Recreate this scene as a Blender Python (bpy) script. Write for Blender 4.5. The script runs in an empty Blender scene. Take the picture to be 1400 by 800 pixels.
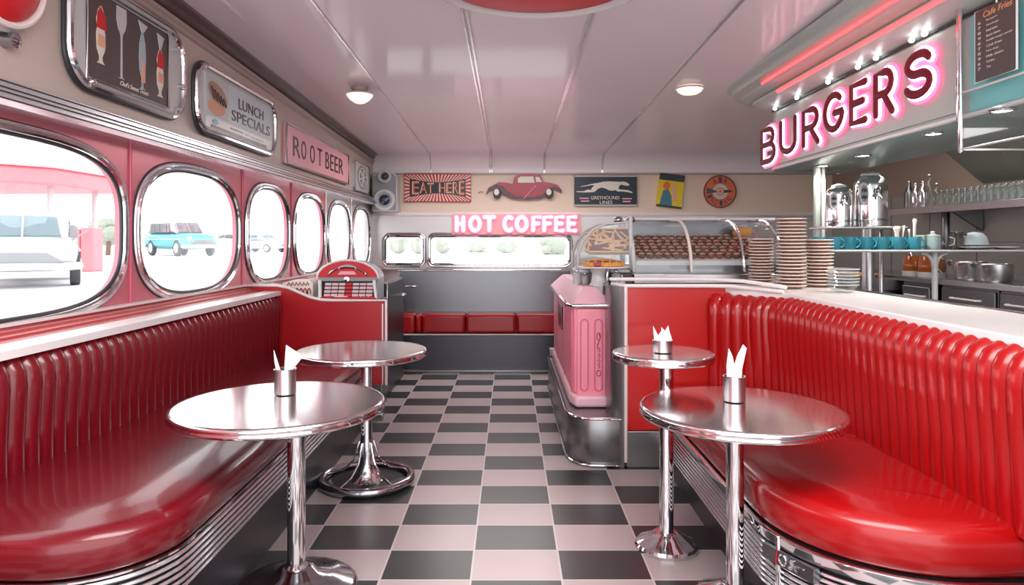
import bpy, math, random
from mathutils import Vector, Matrix
random.seed(7)
PI = math.pi
S = bpy.context.scene
COL = S.collection
F = 930.0; CX = 697.0; CY = 330.0; CH = 1.3
def P(x, y, Y):
    return Vector(((x-CX)/F*Y, Y, CH+(CY-y)/F*Y))
# ------------------------------------------------------------------ materials
def mat(name, col, rough=.5, metal=0., emit=None, estr=1., coat=0., bump=None, spec=.5, noise=None):
    m = bpy.data.materials.new(name); m.use_nodes = True
    nt = m.node_tree; b = nt.nodes['Principled BSDF']
    b.inputs['Base Color'].default_value = (*col, 1)
    b.inputs['Roughness'].default_value = rough
    b.inputs['Metallic'].default_value = metal
    b.inputs['Specular IOR Level'].default_value = spec
    b.inputs['Coat Weight'].default_value = coat
    b.inputs['Coat Roughness'].default_value = .08
    if emit:
        b.inputs['Emission Color'].default_value = (*emit, 1)
        b.inputs['Emission Strength'].default_value = estr
    tc = None
    if bump:
        tc = nt.nodes.new('ShaderNodeTexCoord'); mp = nt.nodes.new('ShaderNodeMapping')
        mp.inputs['Scale'].default_value = bump[2] if len(bump) > 2 else (1, 1, 1)
        n = nt.nodes.new('ShaderNodeTexNoise'); n.inputs['Scale'].default_value = bump[0]; n.inputs['Detail'].default_value = 3
        bp = nt.nodes.new('ShaderNodeBump'); bp.inputs['Strength'].default_value = bump[1]; bp.inputs['Distance'].default_value = .01
        nt.links.new(tc.outputs['Object'], mp.inputs[0]); nt.links.new(mp.outputs[0], n.inputs['Vector'])
        nt.links.new(n.outputs['Fac'], bp.inputs['Height']); nt.links.new(bp.outputs[0], b.inputs['Normal'])
    if noise:
        sc, c2, ms = noise
        tc = nt.nodes.new('ShaderNodeTexCoord'); mp = nt.nodes.new('ShaderNodeMapping'); mp.inputs['Scale'].default_value = ms
        n = nt.nodes.new('ShaderNodeTexNoise'); n.inputs['Scale'].default_value = sc; n.inputs['Detail'].default_value = 4
        r = nt.nodes.new('ShaderNodeValToRGB'); r.color_ramp.elements[0].position = .35; r.color_ramp.elements[1].position = .65
        r.color_ramp.elements[0].color = (*col, 1); r.color_ramp.elements[1].color = (*c2, 1)
        nt.links.new(tc.outputs['Object'], mp.inputs[0]); nt.links.new(mp.outputs[0], n.inputs['Vector'])
        nt.links.new(n.outputs['Fac'], r.inputs[0]); nt.links.new(r.outputs[0], b.inputs['Base Color'])
    return m
def glass(name, tint=(1, 1, 1), refl=.12, rough=.02):
    m = bpy.data.materials.new(name); m.use_nodes = True; nt = m.node_tree
    nt.nodes.clear()
    o = nt.nodes.new('ShaderNodeOutputMaterial'); mx = nt.nodes.new('ShaderNodeMixShader')
    t = nt.nodes.new('ShaderNodeBsdfTransparent'); t.inputs[0].default_value = (*tint, 1)
    g = nt.nodes.new('ShaderNodeBsdfGlossy'); g.inputs['Roughness'].default_value = rough
    lw = nt.nodes.new('ShaderNodeLayerWeight'); lw.inputs[0].default_value = .5
    pw = nt.nodes.new('ShaderNodeMath'); pw.operation = 'POWER'; pw.inputs[1].default_value = 4
    ml = nt.nodes.new('ShaderNodeMath'); ml.operation = 'MULTIPLY_ADD'; ml.inputs[1].default_value = .35; ml.inputs[2].default_value = refl*.35
    nt.links.new(lw.outputs['Facing'], pw.inputs[0]); nt.links.new(pw.outputs[0], ml.inputs[0]); nt.links.new(ml.outputs[0], mx.inputs[0]); nt.links.new(t.outputs[0], mx.inputs[1])
    nt.links.new(g.outputs[0], mx.inputs[2]); nt.links.new(mx.outputs[0], o.inputs[0])
    return m
M = {}
M['vinyl_l'] = mat('red_vinyl_cool_light', (.165, .002, .008), .27, coat=.35, bump=(9, .08))  # same red vinyl as the right bench, its cooler light painted in darker
M['vinyl_r'] = mat('red_vinyl_warm_light', (.41, .004, .005), .27, coat=.3, bump=(9, .08))  # same red vinyl, with the warmer light put into its colour
M['panel_r'] = mat('scarlet_panel', (.50, .006, .006), .3, coat=.2)
M['panel_l'] = mat('crimson_panel', (.42, .005, .010), .3, coat=.2)
M['gun'] = mat('gunmetal', (.09, .09, .105), .3, .8)
M['band'] = mat('bright_band_metal', (.9, .9, .93), .22, .85)
M['chrome'] = mat('chrome', (.78, .78, .8), .07, 1)
M['chrome_d'] = mat('dark_chrome', (.4, .4, .43), .12, 1)
M['steel'] = mat('brushed_steel', (.5, .49, .5), .26, 1, bump=(30, .06, (1, 1, 20)))
M['steel_d'] = mat('dark_steel', (.2, .2, .215), .3, 1, bump=(30, .06, (1, 1, 20)))
M['steel_m'] = mat('plinth_steel', (.27, .265, .27), .3, .9)
M['top'] = mat('table_steel', (.95, .93, .93), .14, 1)
M['black'] = mat('black_plastic', (.012, .012, .016), .3)
M['kick'] = mat('black_laminate', (.02, .02, .024), .35)
M['white'] = mat('white_laminate', (.85, .82, .82), .3)
M['cream'] = mat('cream_trim', (.85, .74, .72), .3)
M['pink'] = mat('pink_enamel', (.86, .27, .36), .3, coat=.3)
M['pinkd'] = mat('deep_pink_enamel', (.7, .13, .22), .35)
M['pinkp'] = mat('pale_pink_enamel', (.86, .50, .58), .35)
M['tan'] = mat('tan_wall_panel', (.56, .43, .36), .35, noise=(1.2, (.60, .50, .45), (1, .3, 2)))
M['tanb'] = mat('beige_wall_panel', (.80, .65, .53), .5)
M['crown'] = mat('brown_crown', (.12, .07, .065), .3, coat=.3)
M['crown2'] = mat('taupe_moulding', (.45, .35, .31), .3)
M['wallpink'] = mat('rose_metal_panel', (.72, .22, .27), .3, .35)
M['wallgrey'] = mat('pale_metal_panel', (.58, .55, .55), .3, .5)
M['sill'] = mat('red_sill', (.50, .06, .06), .22, coat=.4)
M['ceil'] = mat('ceiling_enamel', (.90, .85, .87), .38, .0, coat=.3, noise=(.5, (.92, .82, .86), (1.6, .35, 1)))
M['seam'] = mat('ceiling_seam', (.85, .83, .83), .2, .6)
M['gasket'] = mat('dark_gasket', (.03, .03, .035), .4)
M['glass'] = glass('window_glass')
M['cglass'] = glass('clear_glass', (.95, .97, .97), .12, .03)
M['gblue'] = glass('windscreen_glass', (.62, .74, .78), .4)
M['amber'] = mat('amber_liquid', (.30, .07, .01), .1)
M['teal'] = mat('teal_ceramic', (.05, .33, .43), .25)
M['tealp'] = mat('turquoise_panel', (.25, .72, .74), .3)
M['mint'] = mat('mint_enamel', (.50, .56, .52), .35)
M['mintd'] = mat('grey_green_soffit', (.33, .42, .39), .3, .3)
M['sgrey'] = mat('pale_teal_ceramic', (.32, .42, .42), .3)
M['plate'] = mat('plate_rim', (.8, .68, .6), .3)
M['plateb'] = mat('plate_brown', (.42, .25, .19), .35)
M['paper'] = mat('napkin_paper', (.9, .9, .9), .8)
M['crust'] = mat('pie_crust', (.78, .38, .10), .6, bump=(60, .4))
M['lattice'] = mat('pie_lattice', (.80, .45, .20), .6)
M['jam'] = mat('dark_cherry', (.20, .028, .015), .65, spec=.2)
M['choc'] = mat('chocolate_glaze', (.16, .055, .03), .35, bump=(80, .5))
M['neonw'] = mat('neon_white_pink', (1, .8, .88), .4, emit=(1, .66, .78), estr=.75)
M['halo'] = mat('soft_pink_halo', (.95, .4, .55), .4, emit=(1, .30, .48), estr=.5)  # glow around the HOT COFFEE tubes, made as an emissive layer
M['halo_deep'] = mat('pink_halo', (.95, .25, .42), .4, emit=(1, .14, .32), estr=1.1)  # glow around the BURGERS outline, made as an emissive layer
M['neonwhite'] = mat('neon_white', (1, .9, .93), .4, emit=(1, .86, .92), estr=1.5)
M['neonred'] = mat('neon_red_tube', (.9, .12, .12), .4, emit=(1, .10, .11), estr=1.3)
M['wine'] = mat('wine_red_enamel', (.20, .003, .02), .55)
M['bulb'] = mat('lit_bulb', (1, 1, 1), .4, emit=(.9, 1, 1), estr=7)
M['down'] = mat('lit_downlight', (1, 1, 1), .4, emit=(1, .96, .88), estr=7)
M['bowl'] = mat('lit_lamp_glass', (1, .9, .75), .4, emit=(1, .82, .6), estr=.9)
M['red'] = mat('red_paint', (.62, .012, .02), .45)
M['maroon'] = mat('maroon_paint', (.36, .012, .04), .3)
M['plum'] = mat('plum_paint', (.10, .03, .06), .4)
M['navy'] = mat('navy_paint', (.012, .022, .04), .4)
M['offw'] = mat('off_white_paint', (.82, .76, .68), .5)
M['yellow'] = mat('yellow_paint', (.85, .62, .02), .5)
M['orange'] = mat('orange_paint', (.80, .17, .06), .5)
M['denim'] = mat('blue_paint', (.06, .22, .30), .5)
M['skin'] = mat('peach_paint', (.80, .45, .30), .6)
M['chalk'] = mat('chalk_board', (.10, .085, .08), .6)
M['chalkw'] = mat('chalk_white', (.75, .72, .68), .7)
M['chalko'] = mat('chalk_orange', (.85, .45, .2), .7)
M['brownp'] = mat('brown_print', (.085, .06, .055), .4)
M['ice'] = mat('ice_blue_panel', (.62, .74, .78), .4)
M['signpink'] = mat('pale_pink_panel', (.90, .42, .47), .4)
M['grey'] = mat('grey_paint', (.28, .29, .31), .4)
M['greyl'] = mat('light_grey_paint', (.6, .6, .6), .35)
M['bluegrey'] = mat('blue_grey_paint', (.42, .50, .55), .35)
M['cone'] = mat('dark_blue_cone', (.02, .025, .06), .25, coat=.5)
M['ktile'] = mat('kitchen_back_panel', (.36, .35, .32), .35, .4, bump=(14, .15))
M['kbrown'] = mat('brown_kitchen_wall', (.32, .25, .20), .5)
M['hood'] = mat('textured_hood_metal', (.30, .32, .29), .35, .7, bump=(70, .8))
M['carw'] = mat('white_car_paint', (.52, .53, .54), .3)
M['carroof'] = mat('pale_grey_roof_paint', (.36, .38, .40), .3)
M['cart'] = mat('turquoise_car_paint', (.08, .38, .44), .3)
M['card'] = mat('charcoal_car_paint', (.14, .14, .15), .3)
M['tyre'] = mat('tyre_rubber', (.06, .06, .065), .7)
M['leaf'] = mat('pale_foliage', (.33, .36, .30), .8, bump=(8, 1))
M['trunk'] = mat('bark', (.2, .13, .09), .9)
M['apron'] = mat('concrete_lot', (.85, .85, .86), .8)
M['pumpred'] = mat('overexposed_red_paint', (.80, .22, .25), .5)  # red lightened toward pink to carry the outdoor overexposure
M['flood'] = mat('pale_fence', (.75, .70, .66), .8)
def floor_mat():
    m = bpy.data.materials.new('checker_tiles'); m.use_nodes = True; nt = m.node_tree; b = nt.nodes['Principled BSDF']
    N = nt.nodes.new; L = nt.links.new
    tc = N('ShaderNodeTexCoord'); sp = N('ShaderNodeSeparateXYZ'); L(tc.outputs['Object'], sp.inputs[0])
    def mth(op, a, b_=None, c=None):
        n = N('ShaderNodeMath'); n.operation = op
        for i, v in enumerate((a, b_, c)):
            if v is None: continue
            if isinstance(v, (int, float)): n.inputs[i].default_value = v
            else: L(v, n.inputs[i])
        return n.outputs[0]
    u = mth('DIVIDE', mth('ADD', sp.outputs[0], .15+35), .35)
    v = mth('DIVIDE', mth('ADD', sp.outputs[1], -2.611+.2515*40), .2515)
    fu = mth('FRACT', u); fv = mth('FRACT', v)
    par = mth('MODULO', mth('ADD', mth('FLOOR', u), mth('FLOOR', v)), 2.)
    eu = mth('MINIMUM', fu, mth('SUBTRACT', 1, fu)); ev = mth('MINIMUM', fv, mth('SUBTRACT', 1, fv))
    gr = mth('MAXIMUM', mth('LESS_THAN', eu, .011), mth('LESS_THAN', ev, .015))
    ns = N('ShaderNodeTexNoise'); ns.inputs['Scale'].default_value = 3; L(tc.outputs['Object'], ns.inputs['Vector'])
    def mix(f, a, c):
        n = N('ShaderNodeMix'); n.data_type = 'RGBA'
        L(f, n.inputs[0])
        for i, q in ((6, a), (7, c)):
            if isinstance(q, tuple): n.inputs[i].default_value = (*q, 1)
            else: L(q, n.inputs[i])
        return n.outputs[2]
    light = mix(ns.outputs['Fac'], (.50, .41, .40), (.58, .49, .49))
    dark = mix(ns.outputs['Fac'], (.028, .032, .033), (.045, .048, .048))
    c = mix(par, light, dark); c = mix(gr, c, (.66, .60, .59))
    L(c, b.inputs['Base Color']); b.inputs['Roughness'].default_value = .3
    bp = N('ShaderNodeBump'); bp.inputs['Strength'].default_value = .3; bp.inputs['Distance'].default_value = .002; bp.invert = True
    L(gr, bp.inputs['Height']); L(bp.outputs[0], b.inputs['Normal'])
    return m
M['floor'] = floor_mat()
# ------------------------------------------------------------------ mesh builder
class MB:
    def __init__(s): s.v = []; s.f = []; s.m = []; s.mats = []
    def mi(s, m):
        if m not in s.mats: s.mats.append(m)
        return s.mats.index(m)
    def add(s, vs, fs, m=None):
        o = len(s.v); s.v += [Vector(p) for p in vs]
        k = s.mi(m)
        for f in fs: s.f.append([i+o for i in f]); s.m.append(k)
        return s
    def box(s, a, b, m=None):
        x0, y0, z0 = a; x1, y1, z1 = b
        if x0 > x1: x0, x1 = x1, x0
        if y0 > y1: y0, y1 = y1, y0
        if z0 > z1: z0, z1 = z1, z0
        return s.add([(x0,y0,z0),(x1,y0,z0),(x1,y1,z0),(x0,y1,z0),(x0,y0,z1),(x1,y0,z1),(x1,y1,z1),(x0,y1,z1)],
                     [(0,3,2,1),(4,5,6,7),(0,1,5,4),(1,2,6,5),(2,3,7,6),(3,0,4,7)], m)
    def prism(s, pts, z0, z1, m=None, to=None):
        """polygon (CCW) extruded; to(x,y,z) maps to world"""
        n = len(pts); to = to or (lambda x, y, z: Vector((x, y, z)))
        vs = [to(x, y, z0) for x, y in pts]+[to(x, y, z1) for x, y in pts]
        fs = [list(range(n))[::-1], list(range(n, 2*n))]+[(i, (i+1) % n, n+(i+1) % n, n+i) for i in range(n)]
        return s.add(vs, fs, m)
    def lathe(s, prof, c=(0, 0, 0), n=32, m=None, to=None, cap=True):
        c = Vector(c); vs = []; fs = []
        to = to or (lambda x, y, z: Vector((x, y, z)))
        for r, z in prof:
            for i in range(n):
                a = 2*PI*i/n; vs.append(c+to(r*math.cos(a), r*math.sin(a), z))
        for j in range(len(prof)-1):
            for i in range(n):
                k = (i+1) % n; fs.append((j*n+i, j*n+k, (j+1)*n+k, (j+1)*n+i))
        if cap:
            fs.append(list(range(n))[::-1]); fs.append([(len(prof)-1)*n+i for i in range(n)])
        return s.add(vs, fs, m)
    def tube(s, pts, r, m=None, n=8, closed=False, nrm=None, flat=1., caps=True):
        pts = [Vector(p) for p in pts]; k = len(pts); vs = []; fs = []
        T = []
        for i in range(k):
            a = pts[(i-1) % k] if (closed or i > 0) else pts[i]
            b = pts[(i+1) % k] if (closed or i < k-1) else pts[i]
            T.append((b-a).normalized() if (b-a).length > 1e-9 else Vector((0, 0, 1)))
        if nrm is None:
            up = Vector((0, 0, 1)) if abs(T[0].z) < .9 else Vector((1, 0, 0))
            N0 = (up-T[0]*up.dot(T[0])).normalized()
        else: N0 = Vector(nrm).normalized()
        cur = N0; rings = []
        for i in range(k):
            if nrm is None:
                cur = (cur-T[i]*cur.dot(T[i]))
                cur = cur.normalized() if cur.length > 1e-6 else N0
                A = cur
            else: A = N0
            B = T[i].cross(A).normalized()
            rings.append((pts[i], A, B, r if not callable(r) else r(i/(k-1))))
        if caps and not closed:   # rounded ends
            p, A, B, rr = rings[0]; q = p-T[0]*rr*.7
            rings.insert(0, (q, A, B, rr*.6))
            p, A, B, rr = rings[-1]; q = p+T[-1]*rr*.7
            rings.append((q, A, B, rr*.6))
        for p, A, B, rr in rings:
            for j in range(n):
                a = 2*PI*j/n; vs.append(p+A*(math.cos(a)*rr*flat)+B*(math.sin(a)*rr))
        K = len(rings)
        for i in range(K if closed else K-1):
            i2 = (i+1) % K
            for j in range(n):
                j2 = (j+1) % n; fs.append((i*n+j, i*n+j2, i2*n+j2, i2*n+j))
        if not closed:
            fs.append(list(range(n))[::-1]); fs.append([(K-1)*n+j for j in range(n)])
        return s.add(vs, fs, m)
    def sweep(s, path, prof, m=None, closedprof=False, caps=True):
        """plan path [(x,y)], prof [(d,z)] d = offset to the left of travel"""
        k = len(path); vs = []; fs = []; n = len(prof)
        for i in range(k):
            a = Vector(path[max(i-1, 0)]); b = Vector(path[min(i+1, k-1)]); t = (b-a).normalized(); nn = Vector((-t.y, t.x))
            for d, z in prof: vs.append((path[i][0]+nn.x*d, path[i][1]+nn.y*d, z))
        e = n if closedprof else n-1
        for i in range(k-1):
            for j in range(e):
                j2 = (j+1) % n; fs.append((i*n+j, i*n+j2, (i+1)*n+j2, (i+1)*n+j))
        if caps and closedprof: fs.append(list(range(n))); fs.append([(k-1)*n+j for j in range(n)][::-1])
        return s.add(vs, fs, m)
    def sphere(s, c, r, m=None, n=12, to=None):
        c = Vector(c); rr = r if hasattr(r, '__len__') else (r, r, r)
        vs = []; fs = []; R_ = max(4, n//2)
        for j in range(R_+1):
            p = PI*j/R_
            for i in range(n):
                a = 2*PI*i/n; vs.append(c+Vector((rr[0]*math.sin(p)*math.cos(a), rr[1]*math.sin(p)*math.sin(a), rr[2]*math.cos(p))))
        for j in range(R_):
            for i in range(n):
                k = (i+1) % n; fs.append((j*n+i, (j+1)*n+i, (j+1)*n+k, j*n+k))
        return s.add(vs, fs, m)
    def build(s, name, parent=None, bevel=0, smooth=True, loc=None, angle=40):
        root = parent
        while root is not None and root.parent is not None: root = root.parent
        off = root.location.copy() if root is not None else (Vector(loc) if loc is not None else Vector((0, 0, 0)))
        me = bpy.data.meshes.new(name)
        me.from_pydata([tuple(p-off) for p in s.v], [], s.f)
        for m in s.mats: me.materials.append(M[m])
        me.polygons.foreach_set('material_index', s.m)
        me.validate(); me.update()
        import bmesh
        bm = bmesh.new(); bm.from_mesh(me); bmesh.ops.recalc_face_normals(bm, faces=bm.faces); bm.to_mesh(me); bm.free()
        if smooth:
            me.polygons.foreach_set('use_smooth', [True]*len(me.polygons)); me.set_sharp_from_angle(angle=math.radians(angle))
        o = bpy.data.objects.new(name, me); COL.objects.link(o)
        if parent is not None: o.parent = parent
        elif loc is not None: o.location = off
        if bevel:
            b = o.modifiers.new('bevel', 'BEVEL'); b.width = bevel; b.segments = 3; b.limit_method = 'ANGLE'; b.angle_limit = math.radians(50)
        return o
def tag(o, label=None, cat=None, group=None, kind=None):
    if label: o['label'] = label
    if cat: o['category'] = cat
    if group: o['group'] = group
    if kind: o['kind'] = kind
    return o
def thing(name, loc, label, cat, group=None, kind=None):
    o = bpy.data.objects.new(name, None); COL.objects.link(o); o.location = Vector(loc); o.empty_display_size = .05
    return tag(o, label, cat, group, kind)
def struct(o): o['kind'] = 'structure'; return o
def dup(root, loc, rz=None, label=None):
    def cp(o, par):
        c = o.copy(); COL.objects.link(c); c.parent = par
        for ch in o.children: cp(ch, c)
        return c
    r = cp(root, None); r.location = Vector(loc)
    if rz is not None: r.rotation_euler = (0, 0, rz)
    if label: r['label'] = label
    return r
def plane(O, U, V, N):
    O, U, V, N = map(Vector, (O, U, V, N))
    return lambda x, y, z=0.: O+U*x+V*y+N*z
def text(mb, s, to, x0, y0, x1, y1, m, depth=.002, z=.0, shear=0):
    cu = bpy.data.curves.new('t', 'FONT'); cu.body = s; cu.extrude = depth/2; cu.resolution_u = 3; cu.shear = shear; cu.align_x = 'LEFT'
    o = bpy.data.objects.new('t', cu); COL.objects.link(o)
    dg = bpy.context.evaluated_depsgraph_get(); me = bpy.data.meshes.new_from_object(o.evaluated_get(dg))
    vs = [v.co.copy() for v in me.vertices]; fs = [list(p.vertices) for p in me.polygons]
    bpy.data.objects.remove(o); bpy.data.curves.remove(cu); bpy.data.meshes.remove(me)
    if not vs: return
    a0 = min(v.x for v in vs); a1 = max(v.x for v in vs); b0 = min(v.y for v in vs); b1 = max(v.y for v in vs)
    out = [to(x0+(v.x-a0)/(a1-a0)*(x1-x0), y0+(v.y-b0)/(b1-b0)*(y1-y0), z+depth/2+v.z) for v in vs]
    mb.add(out, fs, m)
def arc(cx, cy, rx, ry, a0, a1, n=10):
    return [(cx+rx*math.cos(math.radians(a0+(a1-a0)*i/n)), cy+ry*math.sin(math.radians(a0+(a1-a0)*i/n))) for i in range(n+1)]
def rrect(w, h, r, n=6):
    return arc(w/2-r, -h/2+r, r, r, -90, 0, n)+arc(w/2-r, h/2-r, r, r, 0, 90, n)+arc(-w/2+r, h/2-r, r, r, 90, 180, n)+arc(-w/2+r, -h/2+r, r, r, 180, 270, n)
def sq(cx, cy, a, b, e, n=64):
    o = []
    for i in range(n):
        t = 2*PI*i/n; c, s_ = math.cos(t), math.sin(t)
        o.append((cx+a*math.copysign(abs(c)**(2/e), c), cy+b*math.copysign(abs(s_)**(2/e), s_)))
    return o
GL = {
 'B': (.62, [[(0,0),(0,1),(.30,1)]+arc(.32,.765,.24,.235,90,-90,8)+[(0,.53)], [(.3,.53)]+arc(.34,.265,.28,.265,90,-90,8)+[(0,0)]]),
 'U': (.62, [[(0,1),(0,.32)]+arc(.31,.3,.31,.3,180,360,10)+[(.62,.32),(.62,1)]]),
 'R': (.62, [[(0,0),(0,1),(.30,1)]+arc(.32,.74,.27,.26,90,-90,8)+[(0,.48)], [(.28,.48),(.62,0)]]),
 'G': (.68, [arc(.35,.5,.35,.5,45,350,18)+[(.69,.46),(.38,.46)]]),
 'E': (.55, [[(.55,1),(0,1),(0,0),(.55,0)], [(0,.52),(.46,.52)]]),
 'S': (.58, [arc(.30,.75,.27,.25,20,250,12)+arc(.29,.26,.29,.26,70,-160,12)]),
 'H': (.6, [[(0,0),(0,1)],[(.6,0),(.6,1)],[(0,.5),(.6,.5)]]),
 'O': (.7, [arc(.35,.5,.35,.5,90,450,22)]),
 'T': (.62, [[(0,1),(.62,1)],[(.31,1),(.31,0)]]),
 'C': (.62, [arc(.34,.5,.34,.5,50,310,16)]),
 'F': (.52, [[(.52,1),(0,1),(0,0)],[(0,.52),(.42,.52)]]),
}
def glyph(ch, x0, y0, x1, y1, to, z):
    w, ps = GL[ch]
    return [[to(x0+u/w*(x1-x0), y0+v*(y1-y0), z) for u, v in p] for p in ps]
# ------------------------------------------------------------------ camera, world
cam = bpy.data.cameras.new('camera'); co = bpy.data.objects.new('camera', cam); COL.objects.link(co)
co.location = (0, 0, CH); co.rotation_euler = (PI/2, 0, 0)
cam.sensor_width = 36; cam.lens = F/1400*36; cam.shift_x = 3/1400; cam.shift_y = -70/1400; cam.clip_start = .02; cam.clip_end = 400
S.camera = co
w = bpy.data.worlds.new('world'); S.world = w; w.use_nodes = True
bg = w.node_tree.nodes['Background']; bg.inputs[0].default_value = (.97, .98, 1, 1); bg.inputs[1].default_value = 2.2
S.view_settings.view_transform = 'Standard'; S.view_settings.look = 'None'; S.view_settings.gamma = 1; S.view_settings.exposure = .45
S.view_settings.use_curve_mapping = False
try:
    S.cycles.use_denoising = True; S.cycles.max_bounces = 8; S.cycles.transparent_max_bounces = 16; S.cycles.sample_clamp_indirect = 6
    S.cycles.caustics_reflective = False; S.cycles.caustics_refractive = False
except Exception: pass
XL = -1.95; YB = 9.7; ZC = 2.65; XK = 4.6; Y0 = -.6
# ------------------------------------------------------------------ shell
struct(MB().box((XL-.1, Y0, -.08), (XK+.1, YB+.1, 0), 'floor').build('floor', smooth=False))
def zceil(y): return 2.77-.025*y
zk = zceil(9.48)
prof = [(Y0, zceil(Y0)), (3, zceil(3)), (6, zceil(6))]+[(9.48+.22*math.sin(a), zk-(zk-2.27)*(1-math.cos(a))) for a in [PI/2*i/10 for i in range(11)]]
def tilt(mb):
    for v in mb.v: v.z += zceil(v.y)-ZC
    return mb
mb = MB(); vs = []; fs = []
for y, z in prof: vs += [(XL-.1, y, z), (XK+.1, y, z), (XL-.1, y, z+.05), (XK+.1, y, z+.05)]
for i in range(len(prof)-1):
    a = i*4; b = a+4; fs += [(a, b, b+1, a+1), (a+2, a+3, b+3, b+2)]
mb.add(vs, fs, 'ceil'); struct(mb.build('ceiling'))
tn = [0]
def trim(mb, **k):
    tn[0] += 1; return struct(mb.build('trim_%d' % tn[0], **k))
def seam(X):
    pts = [(X, y-.003, z-.003) for y, z in prof]; mb = MB()
    vs = []
    for x, y, z in pts: vs += [(x-.006, y, z+.002), (x-.006, y, z-.006), (x+.006, y, z-.006), (x+.006, y, z+.002)]
    fs = []
    for i in range(len(pts)-1):
        for j in range(3): fs.append((i*4+j, i*4+j+1, i*4+4+j+1, i*4+4+j))
    mb.add(vs, fs, 'seam'); trim(mb)
for X in (-1.125, -.285, -.255, .485, .50, 1.31, 1.325): seam(X)
# left wall with rounded window holes
wins = [(1.75, 3.42), (3.56, 4.87), (5.04, 5.98), (6.15, 7.12), (7.28, 8.28), (8.44, 9.42)]
ZW0, ZW1 = .985, 1.73
bound = [Y0, 1.66]+[(wins[i][1]+wins[i+1][0])/2 for i in range(5)]+[YB]
bound = [Y0]+[1.66]+[(wins[i][1]+wins[i+1][0])/2 for i in range(5)]+[9.55]
mb = MB()
zc0, zc1 = .93, 1.86
for i, (a, b) in enumerate(wins):
    cy, hy = (a+b)/2, (b-a)/2; cz, hz = (ZW0+ZW1)/2, (ZW1-ZW0)/2
    e = 3.4 if i == 0 else 2.7
    n = 64; hole = sq(cy, cz, hy, hz, e, n)
    ya, yb = bound[i+1], bound[i+2]
    ring = []
    for (y, z) in hole:
        dy, dz = y-cy, z-cz
        ty = (yb-cy)/dy if dy > 1e-6 else ((ya-cy)/dy if dy < -1e-6 else 1e9)
        tz = (zc1-cz)/dz if dz > 1e-6 else ((zc0-cz)/dz if dz < -1e-6 else 1e9)
        t = min(ty, tz); ring.append((cy+dy*t, cz+dz*t))
    # snap nearest ring verts to the corners
    for c in ((ya, zc0), (ya, zc1), (yb, zc0), (yb, zc1)):
        k = min(range(n), key=lambda q: (ring[q][0]-c[0])**2+(ring[q][1]-c[1])**2); ring[k] = c
    vs = [(XL, y, z) for y, z in hole]+[(XL, y, z) for y, z in ring]+[(XL-.035, y, z) for y, z in hole]+[(XL-.035, y, z) for y, z in ring]
    fs = []
    for q in range(n):
        r = (q+1) % n; fs += [(q, r, n+r, n+q), (2*n+q, 3*n+q, 3*n+r, 2*n+r), (q, 2*n+q, 2*n+r, r)]
    mb.add(vs, fs, 'wallpink' if i < 4 else 'wallgrey')
    W = thing('window_%d' % (i+1), (XL, cy, cz), None, None); W['kind'] = 'structure'
    fr = MB()
    for off, rr, mm, xo in ((.0, .009, 'gasket', .003), (.020, .014, 'chrome', .010), (.043, .010, 'band', .008), (.056, .004, 'gasket', .002)):
        fr.tube([(XL+xo, y, z) for y, z in sq(cy, cz, hy+off-.01, hz+off*.9-.01, e, 64)], rr, mm, n=8, closed=True)
    fr.build('window_frame', W)
    MB().prism(sq(cy, cz, hy+.002, hz+.002, e, 48), -.004, .004, 'glass', to=lambda x, y, z: Vector((XL-.022+z, x, y))).build('pane', W)
mb.box((XL-.1, Y0, zc0), (XL, bound[1], zc1), 'wallpink')
mb.box((XL-.1, bound[-1], zc0), (XL, YB, zc1), 'wallgrey')
mb.box((XL-.1, Y0, zc1), (XL, YB, 2.8), 'tan')
mb.box((XL-.1, Y0, 0), (XL, YB, zc0), 'sill')
struct(mb.build('wall_left', angle=30))
# pillars between windows: a slim seam rib each
for i in range(1, 6):
    y = bound[i+1]; trim(MB().tube([(XL+.004, y, .95), (XL+.004, y, 1.83)], .008, 'pinkd' if i < 4 else 'chrome', caps=False))
# chrome band above windows: stepped tubes
mb = MB(); pr = [(0, 1.80), (-.10, 1.80), (-.125, 1.815), (-.125, 1.835), (-.10, 1.845), (-.10, 1.86), (-.085, 1.868), (-.085, 1.885), (-.055, 1.893), (-.055, 1.91), (0, 1.92)]
mb.sweep([(XL, Y0), (XL, 8.9), (XL, 9.68)], pr, 'band'); mb2 = trim(mb, angle=20)
mb = MB()
for z_, d_ in ((1.818, .127), (1.842, .123), (1.866, .098), (1.892, .086)): mb.tube([(XL+d_, Y0, z_), (XL+d_, 9.66, z_)], .0032, 'gasket', n=6)
trim(mb)
# the band falls slightly toward the rear like the photo's roofline -> moulding ledges above
mb = MB()
mb.sweep([(XL, Y0), (XL, YB-.02)], [(0, ZC), (-.09, ZC), (-.09, ZC-.02), (-.05, ZC-.03), (-.05, ZC-.05), (-.02, ZC-.065), (0, ZC-.075)], 'crown')
tilt(mb); trim(mb, angle=20)
mb = MB(); mb.sweep([(XL, Y0), (XL, YB-.02)], [(0, ZC-.076), (-.03, ZC-.08), (-.03, ZC-.10), (-.015, ZC-.11), (-.015, ZC-.13), (0, ZC-.14)], 'crown2'); tilt(mb); trim(mb, angle=20)
# sill
mb = MB(); mb.sweep([(XL, Y0), (XL, YB-.02)], [(0, .975), (-.02, .975), (-.02, .966), (-.06, .960), (-.06, .952), (-.10, .947), (-.10, .94), (-.15, .935), (-.15, .9), (0, .9)], 'sill'); trim(mb, angle=20)
mb = MB(); mb.box((XL, Y0, .972), (XL+.03, YB-.03, .985), 'white'); trim(mb)
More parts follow.
